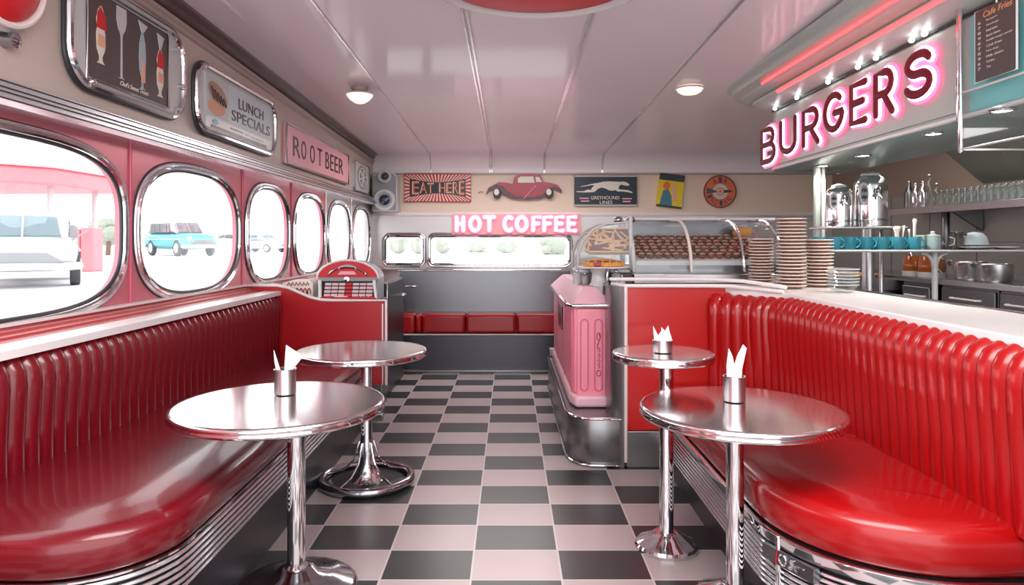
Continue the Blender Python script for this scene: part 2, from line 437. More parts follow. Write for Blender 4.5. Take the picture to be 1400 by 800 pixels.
# back wall with window openings (x ranges at YB)
def bx(px): return (px-CX)/F*YB
def bz(py): return CH+(CY-py)/F*YB
openings = [(bx(527), bx(578)), (bx(588), bx(778))]; zo0, zo1 = bz(361), bz(323)
mb = MB()
mb.box((XL-.1, YB, bz(292)), (XK+.1, YB+.1, ZC), 'tanb')
mb.box((XL-.1, YB, zo1), (XK+.1, YB+.1, bz(292)), 'wallgrey')
mb.box((XL-.1, YB, 0), (XK+.1, YB+.1, zo0), 'wallgrey')
xs = [XL-.1, openings[0][0], openings[0][1], openings[1][0], openings[1][1], XK+.1]
for i in (0, 2, 4): mb.box((xs[i], YB, zo0), (xs[i+1], YB+.1, zo1), 'wallgrey')
struct(mb.build('wall_back', smooth=False))
for i, (a, b) in enumerate(openings):
    cx, cz, w_, h_ = (a+b)/2, (zo0+zo1)/2, b-a, zo1-zo0
    W = thing('window_%d' % (i+7), (cx, YB, cz), None, None); W['kind'] = 'structure'
    to = lambda x, y, z: Vector((cx+x, YB-.01-z, cz+y))
    fr = MB(); fr.tube([to(x, y, 0) for x, y in rrect(w_, h_, .07)], .025, 'chrome', closed=True)
    fr.tube([to(x, y, .0) for x, y in rrect(w_+.07, h_+.07, .10)], .016, 'steel', closed=True); fr.build('window_frame', W)
    MB().box((a-.002, YB+.03, zo0-.002), (b+.002, YB+.036, zo1+.002), 'glass').build('pane', W)
trim(MB().box((XL+.02, YB-.07, zo0-.09), (.9, YB, zo0-.05), 'steel'), bevel=.008)
trim(MB().box((XL+.02, YB-.035, bz(295)), (XK, YB, bz(290)), 'cream'), bevel=.004)
trim(MB().box((XL+.02, YB-.04, bz(239)), (XK, YB, bz(236.5)), 'crown2'), bevel=.004)
# kitchen wall
mb = MB(); mb.box((XK, Y0, 0), (XK+.1, YB, 1.82), 'ktile'); mb.box((XK, Y0, 1.82), (XK+.1, YB, 2.8), 'kbrown'); struct(mb.build('wall_right', smooth=False))
for y in (5.2, 5.95, 6.7, 7.45, 8.2): trim(MB().box((XK-.006, y-.004, .95), (XK, y+.004, 1.82), 'steel_d'))
trim(MB().box((XK-.006, Y0, 1.29), (XK, YB, 1.297), 'steel_d'))
# ------------------------------------------------------------------ benches
def outline_left():
    return [(-1.90, 1.85)]+[(-1.3, 1.85)]+arc(-1.3, 2.15, .30, .30, -90, 0, 12)[1:]+[(-1.0, 3.0), (-1.0, 4.0), (-1.0, 4.97), (-1.90, 4.97)]
def outline_right():
    return [(1.52, 3.88), (.87, 3.88), (.87, 3.2), (.87, 2.8)]+arc(1.32, 2.42, .45, .48, 180, 270, 14)+[(1.52, 1.94)]
def inset(pts, d):
    n = len(pts); o = []
    for i in range(n):
        p = Vector(pts[i]); a = Vector(pts[i-1]); b = Vector(pts[(i+1) % n])
        e1 = (p-a).normalized(); e2 = (b-p).normalized()
        n1 = Vector((-e1.y, e1.x)); n2 = Vector((-e2.y, e2.x)); m_ = n1+n2
        k = m_.length
        m_ = m_.normalized(); c = max(.4, m_.dot(n1)); o.append((p.x+m_.x*d/c, p.y+m_.y*d/c))
    return o
def pad(mb, pts, prof, m):
    """prof: [(inset,z)] bottom to top"""
    n = len(pts); vs = []; fs = []
    for d, z in prof: vs += [(x, y, z) for x, y in inset(pts, d)]
    for j in range(len(prof)-1):
        for i in range(n):
            k = (i+1) % n; fs.append((j*n+i, j*n+k, (j+1)*n+k, (j+1)*n+i))
    fs.append(list(range(n))[::-1]); fs.append([(len(prof)-1)*n+i for i in range(n)])
    mb.add(vs, fs, m)
def cushion(z0, z1, r=.06):
    h = z1-z0
    return [(.05, z0), (.015, z0+.006), (.0, z0+.02), (-.006, z0+h*.35), (-.008, z0+h*.55)]+[(-.008+r*(1-math.cos(a)), z1-.015-r*.75*(1-math.sin(a))) for a in [PI/2*i/6 for i in range(1, 7)]]+[(.10, z1-.008), (.15, z1-.002), (.2, z1)]
def fluted(mb, path, prof, pitch, amp, m, flip=1, sub=6):
    """path plan polyline; prof: [(d,z)] smooth profile, flutes bulge by amp along profile normal"""
    L = [0]
    for i in range(1, len(path)): L.append(L[-1]+(Vector(path[i])-Vector(path[i-1])).length)
    tot = L[-1]; n = int(tot/pitch)*sub; vs = []; fs = []; q = len(prof)
    pn = []
    for j in range(q):
        a = Vector(prof[max(j-1, 0)]); b = Vector(prof[min(j+1, q-1)]); t = (b-a).normalized(); pn.append(Vector((t.y, -t.x)))
    rib = 0; widths = []
    for i in range(n+1):
        s_ = tot*i/n; k = max(j for j in range(len(L)) if L[j] <= s_+1e-9); k = min(k, len(path)-2)
        f = (s_-L[k])/(L[k+1]-L[k]); p = Vector(path[k]).lerp(Vector(path[k+1]), f)
        # smoothed tangent
        a = Vector(path[max(k-(f < .5), 0)]); b = Vector(path[min(k+1+(f >= .5), len(path)-1)])
        t = (b-a).normalized(); nn = Vector((-t.y, t.x))*flip
        ph = (i % sub)/sub; bul = amp*(abs(math.sin(PI*ph))**.6)
        for j, (d, z) in enumerate(prof):
            fade = 1. if 0 < j < q-1 else .3
            dd = d+pn[j].x*bul*fade; zz = z+pn[j].y*bul*fade
            vs.append((p.x+nn.x*dd, p.y+nn.y*dd, zz))
    for i in range(n):
        for j in range(q-1): fs.append((i*q+j, i*q+j+1, (i+1)*q+j+1, (i+1)*q+j))
    mb.add(vs, fs, m)
# left bench
B = thing('booth_bench', (-1.45, 3.4, 0), 'long red vinyl booth bench with fluted back under the round windows', 'bench')
OL = outline_left()
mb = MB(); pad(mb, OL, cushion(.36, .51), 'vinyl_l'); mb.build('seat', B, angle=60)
mb = MB()
pathL = [(-1.88, 2.02), (-1.80, 2.05), (-1.74, 2.12), (-1.70, 2.22), (-1.69, 2.4), (-1.69, 3), (-1.69, 4), (-1.69, 4.97)]
profL = [(0, .42), (0, .5), (0, .62), (.005, .72), (.01, .80), (.005, .85), (-.015, .885), (-.045, .905), (-.08, .912), (-.10, .912)]
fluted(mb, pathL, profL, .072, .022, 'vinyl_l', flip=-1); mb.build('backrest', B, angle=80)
mb = MB(); mb.prism([(-1.95+.01, 1.98), (-1.80, 1.98), (-1.72, 2.05), (-1.70, 2.15), (-1.70, 4.97), (-1.94, 4.97)], .30, .40, 'kick')
mb.sweep([(-1.86, 2.0), (-1.76, 2.10), (-1.725, 2.2), (-1.725, 4.98)], [(0.02, .905), (-.05, .905), (-.052, .935), (.09, .935), (.09, .905)], 'white')
mb.build('ledge', B, angle=30)
OB = inset(OL, .015)
mb = MB(); pad(mb, OB, [(0, 0), (0, .36)], 'kick'); tag(mb.build('base', B, angle=30), 'black laminate base')
frontpath = [p for p in OL[1:-1]]
for k in range(6):
    z = .235+.0215*k
    MB().tube([(x, y, z) for x, y in inset(OL, .005)[0:-1]], .0062, 'band', n=8).build('rib', B)
mb = MB(); mb.tube([(x, y, .357) for x, y in inset(OL, .01)[0:-1]], .006, 'chrome', n=6); mb.build('piping', B)
mb = MB()
pth = inset(OL, -.002)
for i in range(0, 9): pass
mb.sweep([p for p in inset(OL, .004)[0:10]], [(.012, .0), (-.002, .0), (-.002, .222), (.012, .222)], 'steel_d'); mb.build('end_panel', B, angle=30)
# right bench
B = thing('booth_bench', (1.3, 3.0, 0), 'red vinyl booth bench with fluted back below the kitchen counter', 'bench')
OR = outline_right()
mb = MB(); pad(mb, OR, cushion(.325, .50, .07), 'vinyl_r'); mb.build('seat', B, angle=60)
pathR = [(1.14, 3.885), (1.22, 3.86), (1.30, 3.80), (1.37, 3.71), (1.415, 3.6), (1.43, 3.45), (1.44, 3.2), (1.445, 2.6), (1.45, 1.98), (1.45, 1.0), (1.45, .4)]
profR = [(0, .46), (0, .56), (.008, .68), (.018, .8), (.022, .88), (.018, .93), (.0, .965), (-.03, .985), (-.06, .992), (-.09, .992)]
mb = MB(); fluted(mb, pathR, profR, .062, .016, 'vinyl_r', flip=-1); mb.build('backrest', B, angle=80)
mb = MB(); pad(mb, inset(OR, .02), [(0, 0), (0, .325)], 'kick'); tag(mb.build('base', B, angle=30), 'black laminate base')
wrap = OR[1:]
for k in range(8):
    z = .125+.0195*k
    rp = inset(OR, .008)[1:]
    MB().tube([(x, y, z) for x, y in rp], .0062, 'band', n=8).build('rib', B)
rp = inset(OR, .006)[1:]
mb = MB(); mb.sweep(rp, [(0, .285), (-.012, .287), (-.014, .30), (-.014, .318), (-.006, .324), (0, .325)], 'chrome'); mb.build('chrome_band', B)
mb = MB(); mb.tube([(rp[6][0]-.008, rp[6][1]-.004, .11), (rp[6][0]-.008, rp[6][1]-.004, .315)], .01, 'chrome', n=8); mb.build('corner_strip', B)
# emblem plate near the rounded corner
e0 = Vector(OR[6]); e1 = Vector(OR[10]); U = Vector((e1.x-e0.x, e1.y-e0.y, 0)); Lp = U.length; U.normalize(); N = Vector((U.y, -U.x, 0))
eo = Vector((e0.x, e0.y, 0))+N*.022
to = plane(eo, U, (0, 0, 1), N)
mb = MB(); mb.prism([(0, .235), (Lp, .235), (Lp, .283), (0, .283)], -.02, .008, 'steel_d', to=to)
mb.prism([(.06, .238), (.064, .238), (.07, .28), (.066, .28)], .008, .011, 'red', to=to)
mb.tube([to(.09+x, .26+y, .01) for x, y in arc(0, 0, .015, .017, 0, 345, 14)], .003, 'chrome', closed=False)
text(mb, 'Ser', to, .115, .242, .175, .278, 'chrome', .004, .008, .3)
mb.build('emblem_plate', B)
# ------------------------------------------------------------------ partitions
D = thing('booth_divider', (-1.3, 5.0, 0), 'crimson booth divider with a dipping top edge holding the small jukebox', 'divider')
tp = [(-.905, .862), (-1.30, .862), (-1.38, .866), (-1.46, .885), (-1.54, .92), (-1.62, .955), (-1.70, .972), (-1.93, .972)]
poly = [(-1.93, .25), (-.905, .25)]+tp
xz = lambda x, y, z: Vector((x, 4.98+z, y))
MB().prism(poly, 0, .07, 'panel_l', to=xz).build('panel', D)
mb = MB(); mb.tube([(x, 4.975, z+.006) for x, z in [(-.905, .25)]+tp], .011, 'white', n=8); mb.build('edge_trim', D)
MB().tube([(-.93, 4.972, .255), (-.93, 4.972, .84)], .006, 'cream').build('piping', D)
mb = MB(); mb.box((-1.93, 5.0, 0), (-.94, 5.06, .25), 'steel_d'); mb.build('base', D, bevel=.005)
mb = MB(); mb.box((-1.05, 4.93, .0), (-.92, 5.0, .05), 'chrome_d'); mb.tube([(-.97, 4.95, .05), (-.97, 4.95, .11)], .015, 'chrome_d'); mb.build('foot', D, bevel=.008)
D = thing('serving_cabinet', (-1.4, 5.5, 0), 'low dark steel cabinet right behind the crimson divider', 'cabinet')
MB().box((-1.93, 5.06, 0), (-1.0, 5.55, .85), 'steel_d').build('body', D, bevel=.01)
D = thing('booth_end_panel', (-1.0, 6.0, 0), 'tall near-black booth end panel behind the small jukebox', 'panel')
MB().box((-1.08, 5.57, 0), (-1.02, 6.55, .96), 'kick').build('panel', D, bevel=.02)
MB().tube([(-1.01, 5.60, .1), (-1.01, 5.60, .95)], .008, 'chrome_d').build('edge_trim', D)
MB().tube([(-1.02, 6.3, .80), (-.99, 6.3, .80), (-.99, 6.45, .80), (-1.02, 6.45, .80)], .01, 'chrome').build('handle', D)
D = thing('counter_divider', (1.0, 3.95, 0), 'scarlet divider panel behind the small round table at the right', 'divider')
MB().box((.668, 3.905, .21), (1.24, 3.98, 1.045), 'panel_r').build('panel', D, bevel=.01)
MB().box((.67, 3.90, 0), (1.24, 3.97, .21), 'steel_m').build('base', D, bevel=.004)
mb = MB(); mb.tube([(.664, 3.897, .04), (.664, 3.897, 1.0)]+[(.664, 3.897, 1.04)], .012, 'cream', n=8); tag(mb.build('piping', D), 'cream piping')
mb = MB(); mb.tube([(.60, 3.99, 1.05), (.66, 3.895, 1.045), (1.15, 3.885, 1.045)]+[(1.25, 3.85, 1.045), (1.36, 3.76, 1.035), (1.45, 3.62, 1.03)], .011, 'white', n=8)
mb.tube([(.60, 4.05, 1.075), (.66, 4.03, 1.075), (1.15, 4.02, 1.075), (1.35, 3.93, 1.07), (1.5, 3.7, 1.05)], .011, 'white', n=8); mb.build('rail', D)
mb = MB(); mb.sweep([(.62, 4.3), (.61, 4.03), (.63, 3.94), (.655, 3.918), (.662, 3.916)], [(0, .0), (.0, 1.04), (-.03, 1.04), (-.03, 0)], 'steel_m', closedprof=True); mb.build('corner_post', D, angle=60)
# kitchen-side counter with white ledge
D = thing('serving_counter', (1.7, 2.8, 0), 'long counter with pale marble ledge behind the right red bench', 'counter')
mb = MB(); mb.prism([(1.48, .3), (1.48, 3.55), (1.40, 3.72), (1.28, 3.86), (1.2, 3.99), (.68, 3.99), (.68, 4.45), (1.95, 4.45), (1.95, .3)][::-1], .99, 1.022, 'white'); mb.build('ledge', D, bevel=.006)
mb = MB(); mb.prism([(1.56, .35), (1.56, 3.6), (1.35, 4.02), (.72, 4.02), (.72, 4.42), (1.92, 4.42), (1.92, .35)][::-1], 0, .99, 'steel_d'); mb.build('body', D)
MB().tube([(1.955, .3, 1.02), (1.955, 4.1, 1.02)], .012, 'chrome_d').build('edge_trim', D)
# ------------------------------------------------------------------ pink counter jukebox
PB = [(.34, 6.05), (.34, 4.12), (.36, 4.02), (.40, 3.95), (.465, 3.91), (.64, 3.90), (.70, 3.93), (.70, 6.05)]
D = thing('steel_plinth', (.5, 4.9, 0), 'dark steel plinth with rounded corner under the pink jukebox', 'plinth')
mb = MB(); pad(mb, PB, [(.012, 0), (.0, .012), (0, .27), (.008, .285)], 'steel_m'); mb.build('body', D, angle=50)
MB().tube([(x-.004, y-.003, .278) for x, y in PB[:-1]], .007, 'chrome').build('top_rail', D)
MB().tube([(x-.004, y-.003, .012) for x, y in PB[:-1]], .006, 'chrome').build('bottom_rail', D)
mb = MB(); mb.prism([(.345, 5.98), (.345, 6.04), (.69, 6.04), (.69, 5.98)][::-1], .285, .36, 'steel_m'); mb.build('rear_step', D, bevel=.01)
J = thing('counter_jukebox', (.5, 4.9, .286), 'pink octagonal jukebox cabinet with fluted front on a steel plinth', 'jukebox')
PJ = [(.385, 5.95), (.385, 4.25), (.40, 4.2), (.61, 4.2), (.61, 5.95)]
mb = MB(); mb.prism(PJ, .36, .90, 'pink'); mb.build('body', J, bevel=.012)
mb = MB(); mb.prism([(.37, 5.95), (.37, 4.24), (.40, 4.13), (.62, 4.13), (.62, 5.95)], .287, .36, 'pinkp'); mb.build('skirt', J, bevel=.02)
mb = MB(); mb.prism([(.412, 0), (.597, 0), (.597, .56), (.412, .56)], 0, .02, 'pink', to=lambda x, y, z: Vector((x, 4.198-z, .325+y))); mb.build('front_panel', J, bevel=.012)
for cx in (.458, .545):
    mb = MB(); mb.tube([(cx+x, 4.178, .60+y) for x, y in rrect(.048, .44, .023)], .0035, 'pinkd', n=6, closed=True)
    mb.tube([(cx+x, 4.178, .60+y) for x, y in rrect(.036, .42, .017)], .0028, 'pink', n=6, closed=True); mb.build('flute', J)
mb = MB()
mb.tube([(.545+.008*math.sin(t*9), 4.174, .74-.012*t*14) for t in [i/20 for i in range(12)]], .0025, 'maroon')
mb.tube([(.545+.011*math.cos(t), 4.174, .715+.022*math.sin(t)) for t in [i*.45 for i in range(14)]], .0022, 'maroon', closed=True)
for k, q in enumerate((.635, .60, .565, .535)): mb.tube([(.537+(k % 2)*.003, 4.174, q), (.548, 4.174, q+.012), (.554, 4.174, q-.004), (.543, 4.174, q-.014)], .0022, 'maroon')
mb.tube([(.545+.013*math.cos(t), 4.174, .49+.018*math.sin(t)) for t in [i*.45 for i in range(14)]], .0024, 'maroon', closed=True)
mb.build('script_ornament', J)
yz = lambda x, y, z: Vector((.385-z, x, y))
mb = MB(); mb.box((.374, 4.92, .66), (.388, 5.28, .83), 'black'); tag(mb.build('selection_window', J, bevel=.008), 'dark selection window')
mb = MB()
for k in range(14): mb.box((.370, 4.90, .665+.012*k), (.376, 4.915, .671+.012*k), 'chrome')
mb.build('button_row', J)
mb = MB(); mb.tube([(.387, 4.235, .37), (.387, 4.235, .89)], .007, 'pinkd'); mb.tube([(.383, 4.75, .37), (.383, 4.75, .89)], .004, 'pinkd'); mb.tube([(.383, 5.45, .37), (.383, 5.45, .89)], .004, 'pinkd'); mb.build('corner_bead', J)
TJ = [(.358, 6.0), (.358, 4.26), (.385, 4.165), (.635, 4.165), (.635, 6.0)]
mb = MB(); pad(mb, TJ, [(0, .898), (0, .91), (.03, .945), (.075, .99), (.10, 1.012), (.115, 1.015)], 'pinkp'); mb.build('top_cap', J, angle=30)
MB().tube([(x, y, .905) for x, y in TJ], .011, 'chrome').build('top_rail', J)
# ------------------------------------------------------------------ tables
def disc_top(R_, z):
    e = R_
    return [(e-.06, z-.034), (e-.012, z-.034), (e-.004, z-.03), (e, z-.022), (e, z-.012), (e-.003, z-.004), (e-.010, z)]
def table(x, y, ht, R_, label, kind, bx_, rb, pr=.033):
    T = thing('round_table', (bx_, y, 0), label, 'table', 'round diner tables')
    MB().lathe([(R_-.02, ht-.03), (R_-.014, ht-.002), (R_-.016, ht)], (x, y, 0), 72, 'top').build('tabletop', T)
    mb = MB(); mb.lathe([(R_-.05, ht-.036), (R_-.006, ht-.036), (R_, ht-.031), (R_+.001, ht-.025), (R_-.002, ht-.019), (R_+.001, ht-.013), (R_, ht-.004), (R_-.006, ht+.001), (R_-.016, ht+.0005)], (x, y, 0), 72, 'chrome', cap=False); mb.build('edge_band', T, angle=60)
    mb = MB()
    if kind == 'cone':
        mb.lathe([(.045, .07), (.044, .085), (pr, .095), (pr, ht-.06), (pr*1.7, ht-.05), (pr*2.2, ht-.037)], (bx_, y, 0), 28, 'chrome'); mb.build('pole', T, angle=25)
        mb = MB(); n = 24; prof_ = [(rb, 0), (rb, .012), (rb*.93, .022), (rb*.6, .04), (rb*.35, .06), (.062, .08), (.045, .085)]
        mb.lathe(prof_, (bx_, y, 0), n, 'chrome_d'); mb.build('base', T, angle=60)
    elif kind == 'flare':
        prof_ = [(rb*.50, .012), (rb*.36, .025), (rb*.24, .06), (rb*.17, .11), (.045, .17), (pr, .25), (pr, ht-.06), (pr*1.7, ht-.05), (pr*2.2, ht-.037)]
        mb.lathe(prof_, (bx_, y, 0), 28, 'chrome'); mb.build('pole', T, angle=50)
        MB().lathe([(rb-.01, 0), (rb-.01, .014), (rb-.06, .02), (.03, .024)], (bx_, y, 0), 48, 'black').build('base', T)
        mb = MB()
        mb.tube([(bx_+rb*math.cos(a), y+rb*math.sin(a), .028) for a in [2*PI*i/48 for i in range(48)]], .024, 'chrome_d', n=10, closed=True); mb.build('foot_ring', T)
        for q in range(5):
            a = 2*PI*q/5+.5
            MB().tube([(bx_+r*math.cos(a), y+r*math.sin(a), z) for r, z in ((.04, .22), (.07, .12), (rb*.55, .065), (rb*.97, .04))], .006, 'chrome').build('spoke', T)
    else:
        mb.lathe([(pr+.006, .05), (pr, .075), (pr, ht-.06), (pr*1.5, ht-.05), (pr*2, ht-.037)], (bx_, y, 0), 28, 'chrome'); mb.build('pole', T, angle=30)
        mb = MB(); mb.lathe([(rb, 0), (rb+.002, .014), (rb-.006, .024), (rb*.55, .05), (pr+.02, .068), (pr, .07)], (bx_, y, 0), 16 if kind == 'facet' else 40, 'chrome'); mb.build('base', T, angle=20)
    return T
table(-.86, 2.55, .698, .385, 'front left round steel table with napkin holder beside the left red bench', 'cone', -.80, .225)
table(-.80, 3.66, .717, .35, 'rear left round steel table without napkins, flared pole on a ring foot', 'flare', -.77, .235, .030)
table(.83, 2.447, .705, .356, 'large front right round steel table beside the right red bench', 'disc', .81, .15, .031)
table(.652, 2.89, .831, .213, 'small higher round table on a faceted foot at the scarlet divider', 'facet', .665, .132, .030)
def holder(x, y, z, r, h, label):
    H = thing('napkin_holder', (x, y, z), label, 'napkin holder', 'steel napkin holders')
    MB().lathe([(r-.003, .001), (r, .003), (r, h-.002), (r-.002, h), (r-.004, h-.002), (r-.004, .006)], (x, y, z), 36, 'steel').build('cup', H, angle=40)
    MB().tube([(x+r*math.cos(a), y+r*math.sin(a), z+h) for a in [2*PI*i/36 for i in range(36)]], .0022, 'chrome', n=6, closed=True).build('rim', H)
def napkin(x, y, z, pts, ax, lean, label, t=.004):
    """folded napkin: silhouette pts (u,v) in plane spanned by ax and up, leaning"""
    ca, sa = math.cos(ax), math.sin(ax)
    def to(u, v, w):
        cr = .25*u*u/.03  # gentle crease curve
        return Vector((x+u*ca-(w+cr+v*lean)*sa, y+u*sa+(w+cr+v*lean)*ca, z+v))
    mb = MB(); mb.prism(pts, -t/2, t/2, 'paper', to=to)
    o = mb.build('paper_napkin', None, loc=(x, y, z), smooth=False); tag(o, label, 'napkin', 'folded napkins'); return o
holder(-.885, 2.68, .699, .042, .098, 'steel napkin cup on the front left table')
napkin(-.872, 2.685, .705, [(-.022, 0), (.022, 0), (.016, .09), (.052, .135), (-.012, .185), (-.018, .09)], .2, .05, 'wide folded napkin standing right in the cup on the front left table')
napkin(-.905, 2.675, .705, [(-.008, 0), (.010, 0), (.004, .09), (-.028, .165), (-.024, .12), (-.012, .08)], -.3, -.03, 'narrow folded napkin leaning left in the cup on the front left table')
holder(.645, 2.87, .832, .041, .050, 'low steel napkin cup on the small high table')
napkin(.632, 2.87, .837, [(-.022, 0), (.02, 0), (.02, .075), (.014, .09), (-.006, .065), (-.026, .105), (-.022, .05)], .1, .02, 'left pointed napkin in the cup on the small high table')
napkin(.658, 2.865, .837, [(-.02, 0), (.022, 0), (.024, .055), (.014, .085), (.010, .108), (-.004, .085), (-.018, .10), (-.02, .05)], -.1, .05, 'right pointed napkin in the cup on the small high table')
holder(.835, 2.53, .706, .040, .092, 'coppery steel napkin cup on the large front right table')
napkin(.826, 2.53, .711, [(-.018, 0), (.014, 0), (.012, .12), (.004, .16), (-.010, .19), (-.018, .13)], .15, .02, 'short upright napkin in the cup on the large front right table')
napkin(.846, 2.525, .711, [(-.014, 0), (.014, 0), (.016, .11), (.036, .19), (.022, .205), (.0, .165), (-.014, .12)], -.1, .03, 'tall curled napkin in the cup on the large front right table')
# ------------------------------------------------------------------ small jukebox on divider
J = thing('tabletop_jukebox', (-1.22, 5.2, .85), 'small red and grey arched jukebox selector on the crimson divider', 'jukebox')
X0, X1, YF = -1.455, -.985, 5.10
def sect(y0, y1, pts, m, name, par=J, bevel=0, angle=40):
    mb = MB(); mb.prism(pts, y0, y1, m, to=lambda x, y, z: Vector((x, z, y))); return mb.build(name, par, bevel=bevel, angle=angle)
cxj = (X0+X1)/2; hw = (X1-X0)/2
arch = arc(cxj, 1.02, hw-.005, .135, 180, 0, 20)
sect(YF+.03, YF+.26, [(X0+.005, .851), (X1-.005, .851)]+arch[::-1], 'bluegrey', 'body', bevel=.012)
sect(YF+.015, YF+.05, [(X1-.02, 1.025)]+arc(cxj, 1.03, hw-.012, .122, 0, 180, 20)+[(X0+.02, 1.025)], 'red', 'arch_panel', bevel=.006)
mb = MB(); mb.tube([(x, YF+.02, z) for x, z in arc(cxj, 1.02, hw-.004, .138, 0, 180, 24)], .009, 'white', n=8); mb.build('arch_trim', J)
mb = MB(); mb.tube([(x, YF+.008, z) for x, z in arc(cxj, 1.03, hw*.62, .075, 15, 165, 16)], .008, 'chrome_d', n=8)
mb.tube([(x, YF+.008, z) for x, z in arc(cxj, 1.085, hw*.3, .03, 20, 160, 10)], .009, 'bluegrey', n=8); mb.build('crest', J)
sect(YF+.0, YF+.03, [(cxj-.07, 1.05), (cxj+.07, 1.05), (cxj+.05, 1.075), (cxj-.05, 1.075)], 'signpink', 'crest_panel')
sect(YF-.005, YF+.03, rrect(0, 0, 0)[:0]+[(X0+.02, 1.0), (X1-.01, 1.0), (X1-.01, 1.03), (X0+.02, 1.03)], 'grey', 'crossbar', bevel=.004)
mb = MB(); mb.lathe([(.02, 0), (.02, .012), (.008, .014)], (cxj, YF-.004, 1.015), 18, 'chrome', to=lambda x, y, z: Vector((x, -z, y))); mb.build('badge', J)
# sloping title window
def slope(x, v, z=0.): # v 0 bottom .. 1 top ; leans back
    return Vector((x, YF-.055+.05*v-z, .885+.112*v))
mb = MB(); vs = [slope(X0+.06, 0), slope(X1-.01, 0), slope(X1-.035, 1), slope(X0+.045, 1)]
vb = [Vector((p.x, YF+.04, p.z)) for p in vs]; mb.add(vs+vb, [(0, 1, 2, 3), (4, 7, 6, 5), (0, 4, 5, 1), (1, 5, 6, 2), (2, 6, 7, 3), (3, 7, 4, 0)], 'black'); mb.build('title_window', J, smooth=False)
k = 0
for r in range(4):
    for c in range(7):
        x = X0+.075+c*.052; m = 'red' if c == 3 else ('greyl' if (r+c) % 2 else 'signpink')
        mb = MB(); a = slope(x, .06+r*.235, .004); b = slope(x+.046, .06+r*.235, .004); c2 = slope(x+.046, .22+r*.235, .004); d = slope(x, .22+r*.235, .004)
        e = Vector((0, .003, 0)); mb.add([a, b, c2, d, a+e, b+e, c2+e, d+e], [(0, 1, 2, 3), (7, 6, 5, 4), (0, 4, 5, 1), (1, 5, 6, 2), (2, 6, 7, 3), (3, 7, 4, 0)], m); mb.build('title_card', J, smooth=False)
mb = MB(); mb.tube([slope(X0+.05, -.02, .01), slope(X0+.035, 1.05, .01)], .014, 'white'); mb.build('side_rail', J)
mb = MB(); mb.tube([slope(X1-.005, -.02, .01), slope(X1-.03, 1.05, .01)], .012, 'white'); mb.build('side_rail', J)
mb = MB(); mb.prism([(X0+.05, .872), (X1+.0, .872), (X1-.01, .888), (X0+.055, .888)], YF-.085, YF-.03, 'red', to=lambda x, y, z: Vector((x, z, y))); mb.build('key_shelf', J, bevel=.006)
mb = MB(); mb.box((X0+.045, YF-.08, .863), (X1+.003, YF-.0, .872), 'grey'); mb.build('front_base', J, bevel=.004)
mb = MB(); mb.sphere((cxj-.03, YF-.06, .890), (.055, .02, .006), 'white', 16); mb.build('coin_plate', J)
for i in range(5):
    MB().lathe([(.006, 0), (.006, .006)], (cxj+.06+i*.028, YF-.06, .888), 10, 'chrome').build('key', J)
B = thing('menu_box', (-1.57, 5.12, .855), 'low white box with wine red lettering left of the small jukebox', 'box')
mb = MB(); mb.prism([(-1.70, .985), (-1.70, .855), (-1.47, .855), (-1.47, .99), (-1.50, 1.015), (-1.62, 1.01)], 5.08, 5.2, 'offw', to=lambda x, y, z: Vector((x, z, y))); mb.build('box', B, bevel=.006)
to = plane((-1.69, 5.078, .86), (1, 0, 0), (0, 0, 1), (0, -1, 0))
mb = MB()
for i in range(7): mb.tube([to(.012+.03*i+.012*math.cos(t), .05+.04*math.sin(t), .002) for t in [q*.5 for q in range(11)]], .004, 'maroon', n=6)
mb.build('lettering', B); mb = MB()
for i in range(6): mb.tube([to(.03+.028*i, .11, .002), to(.04+.028*i, .135, .002), to(.05+.028*i, .115, .002)], .0035, 'maroon', n=6)
mb.build('lettering', B)
# ------------------------------------------------------------------ rear bench
RB = thing('end_bench', (-.3, 6.9, 0), 'long steel bench with red cushions across the far end of the aisle', 'bench')
mb = MB(); mb.box((-1.14, 6.78, .0), (.62, 7.15, .365), 'gun'); mb.build('base', RB, bevel=.006)
MB().tube([(-1.13, 6.765, .372), (.6, 6.765, .372)], .008, 'white').build('edge_trim', RB)
mb = MB(); mb.box((-1.14, 6.72, 0), (.62, 6.79, .03), 'steel_m'); mb.build('toe_rail', RB, bevel=.006)
for a, b in ((-1.13, -.945), (-.94, -.88), (-.875, -.445), (-.44, .06), (.065, .60)):
    mb = MB(); mb.box((a, 6.77, .38), (b, 6.98, .575), 'panel_l'); mb.build('cushion', RB, bevel=.03)
mb = MB(); mb.box((-1.14, 6.98, .36), (.62, 7.05, 1.0), 'steel_d'); mb.build('backrest', RB, bevel=.01)
mb = MB(); mb.tube([(-1.14, 7.0, 1.0), (.62, 7.0, 1.0)], .013, 'chrome'); mb.build('top_rail', RB)
mb = MB(); mb.tube([(-1.06, 6.97, .84), (-.96, 6.97, .84)], .012, 'chrome'); mb.build('handle', RB)
# ------------------------------------------------------------------ back wall signs
def Y9(y=9.65): return y
def flat_to(px0, py0, Yp):   # local plane: metres from the point of (px0,py0)
    return plane(P(px0, py0, Yp), (1, 0, 0), (0, 0, 1), (0, -1, 0))
SC = lambda Yp: Yp/F
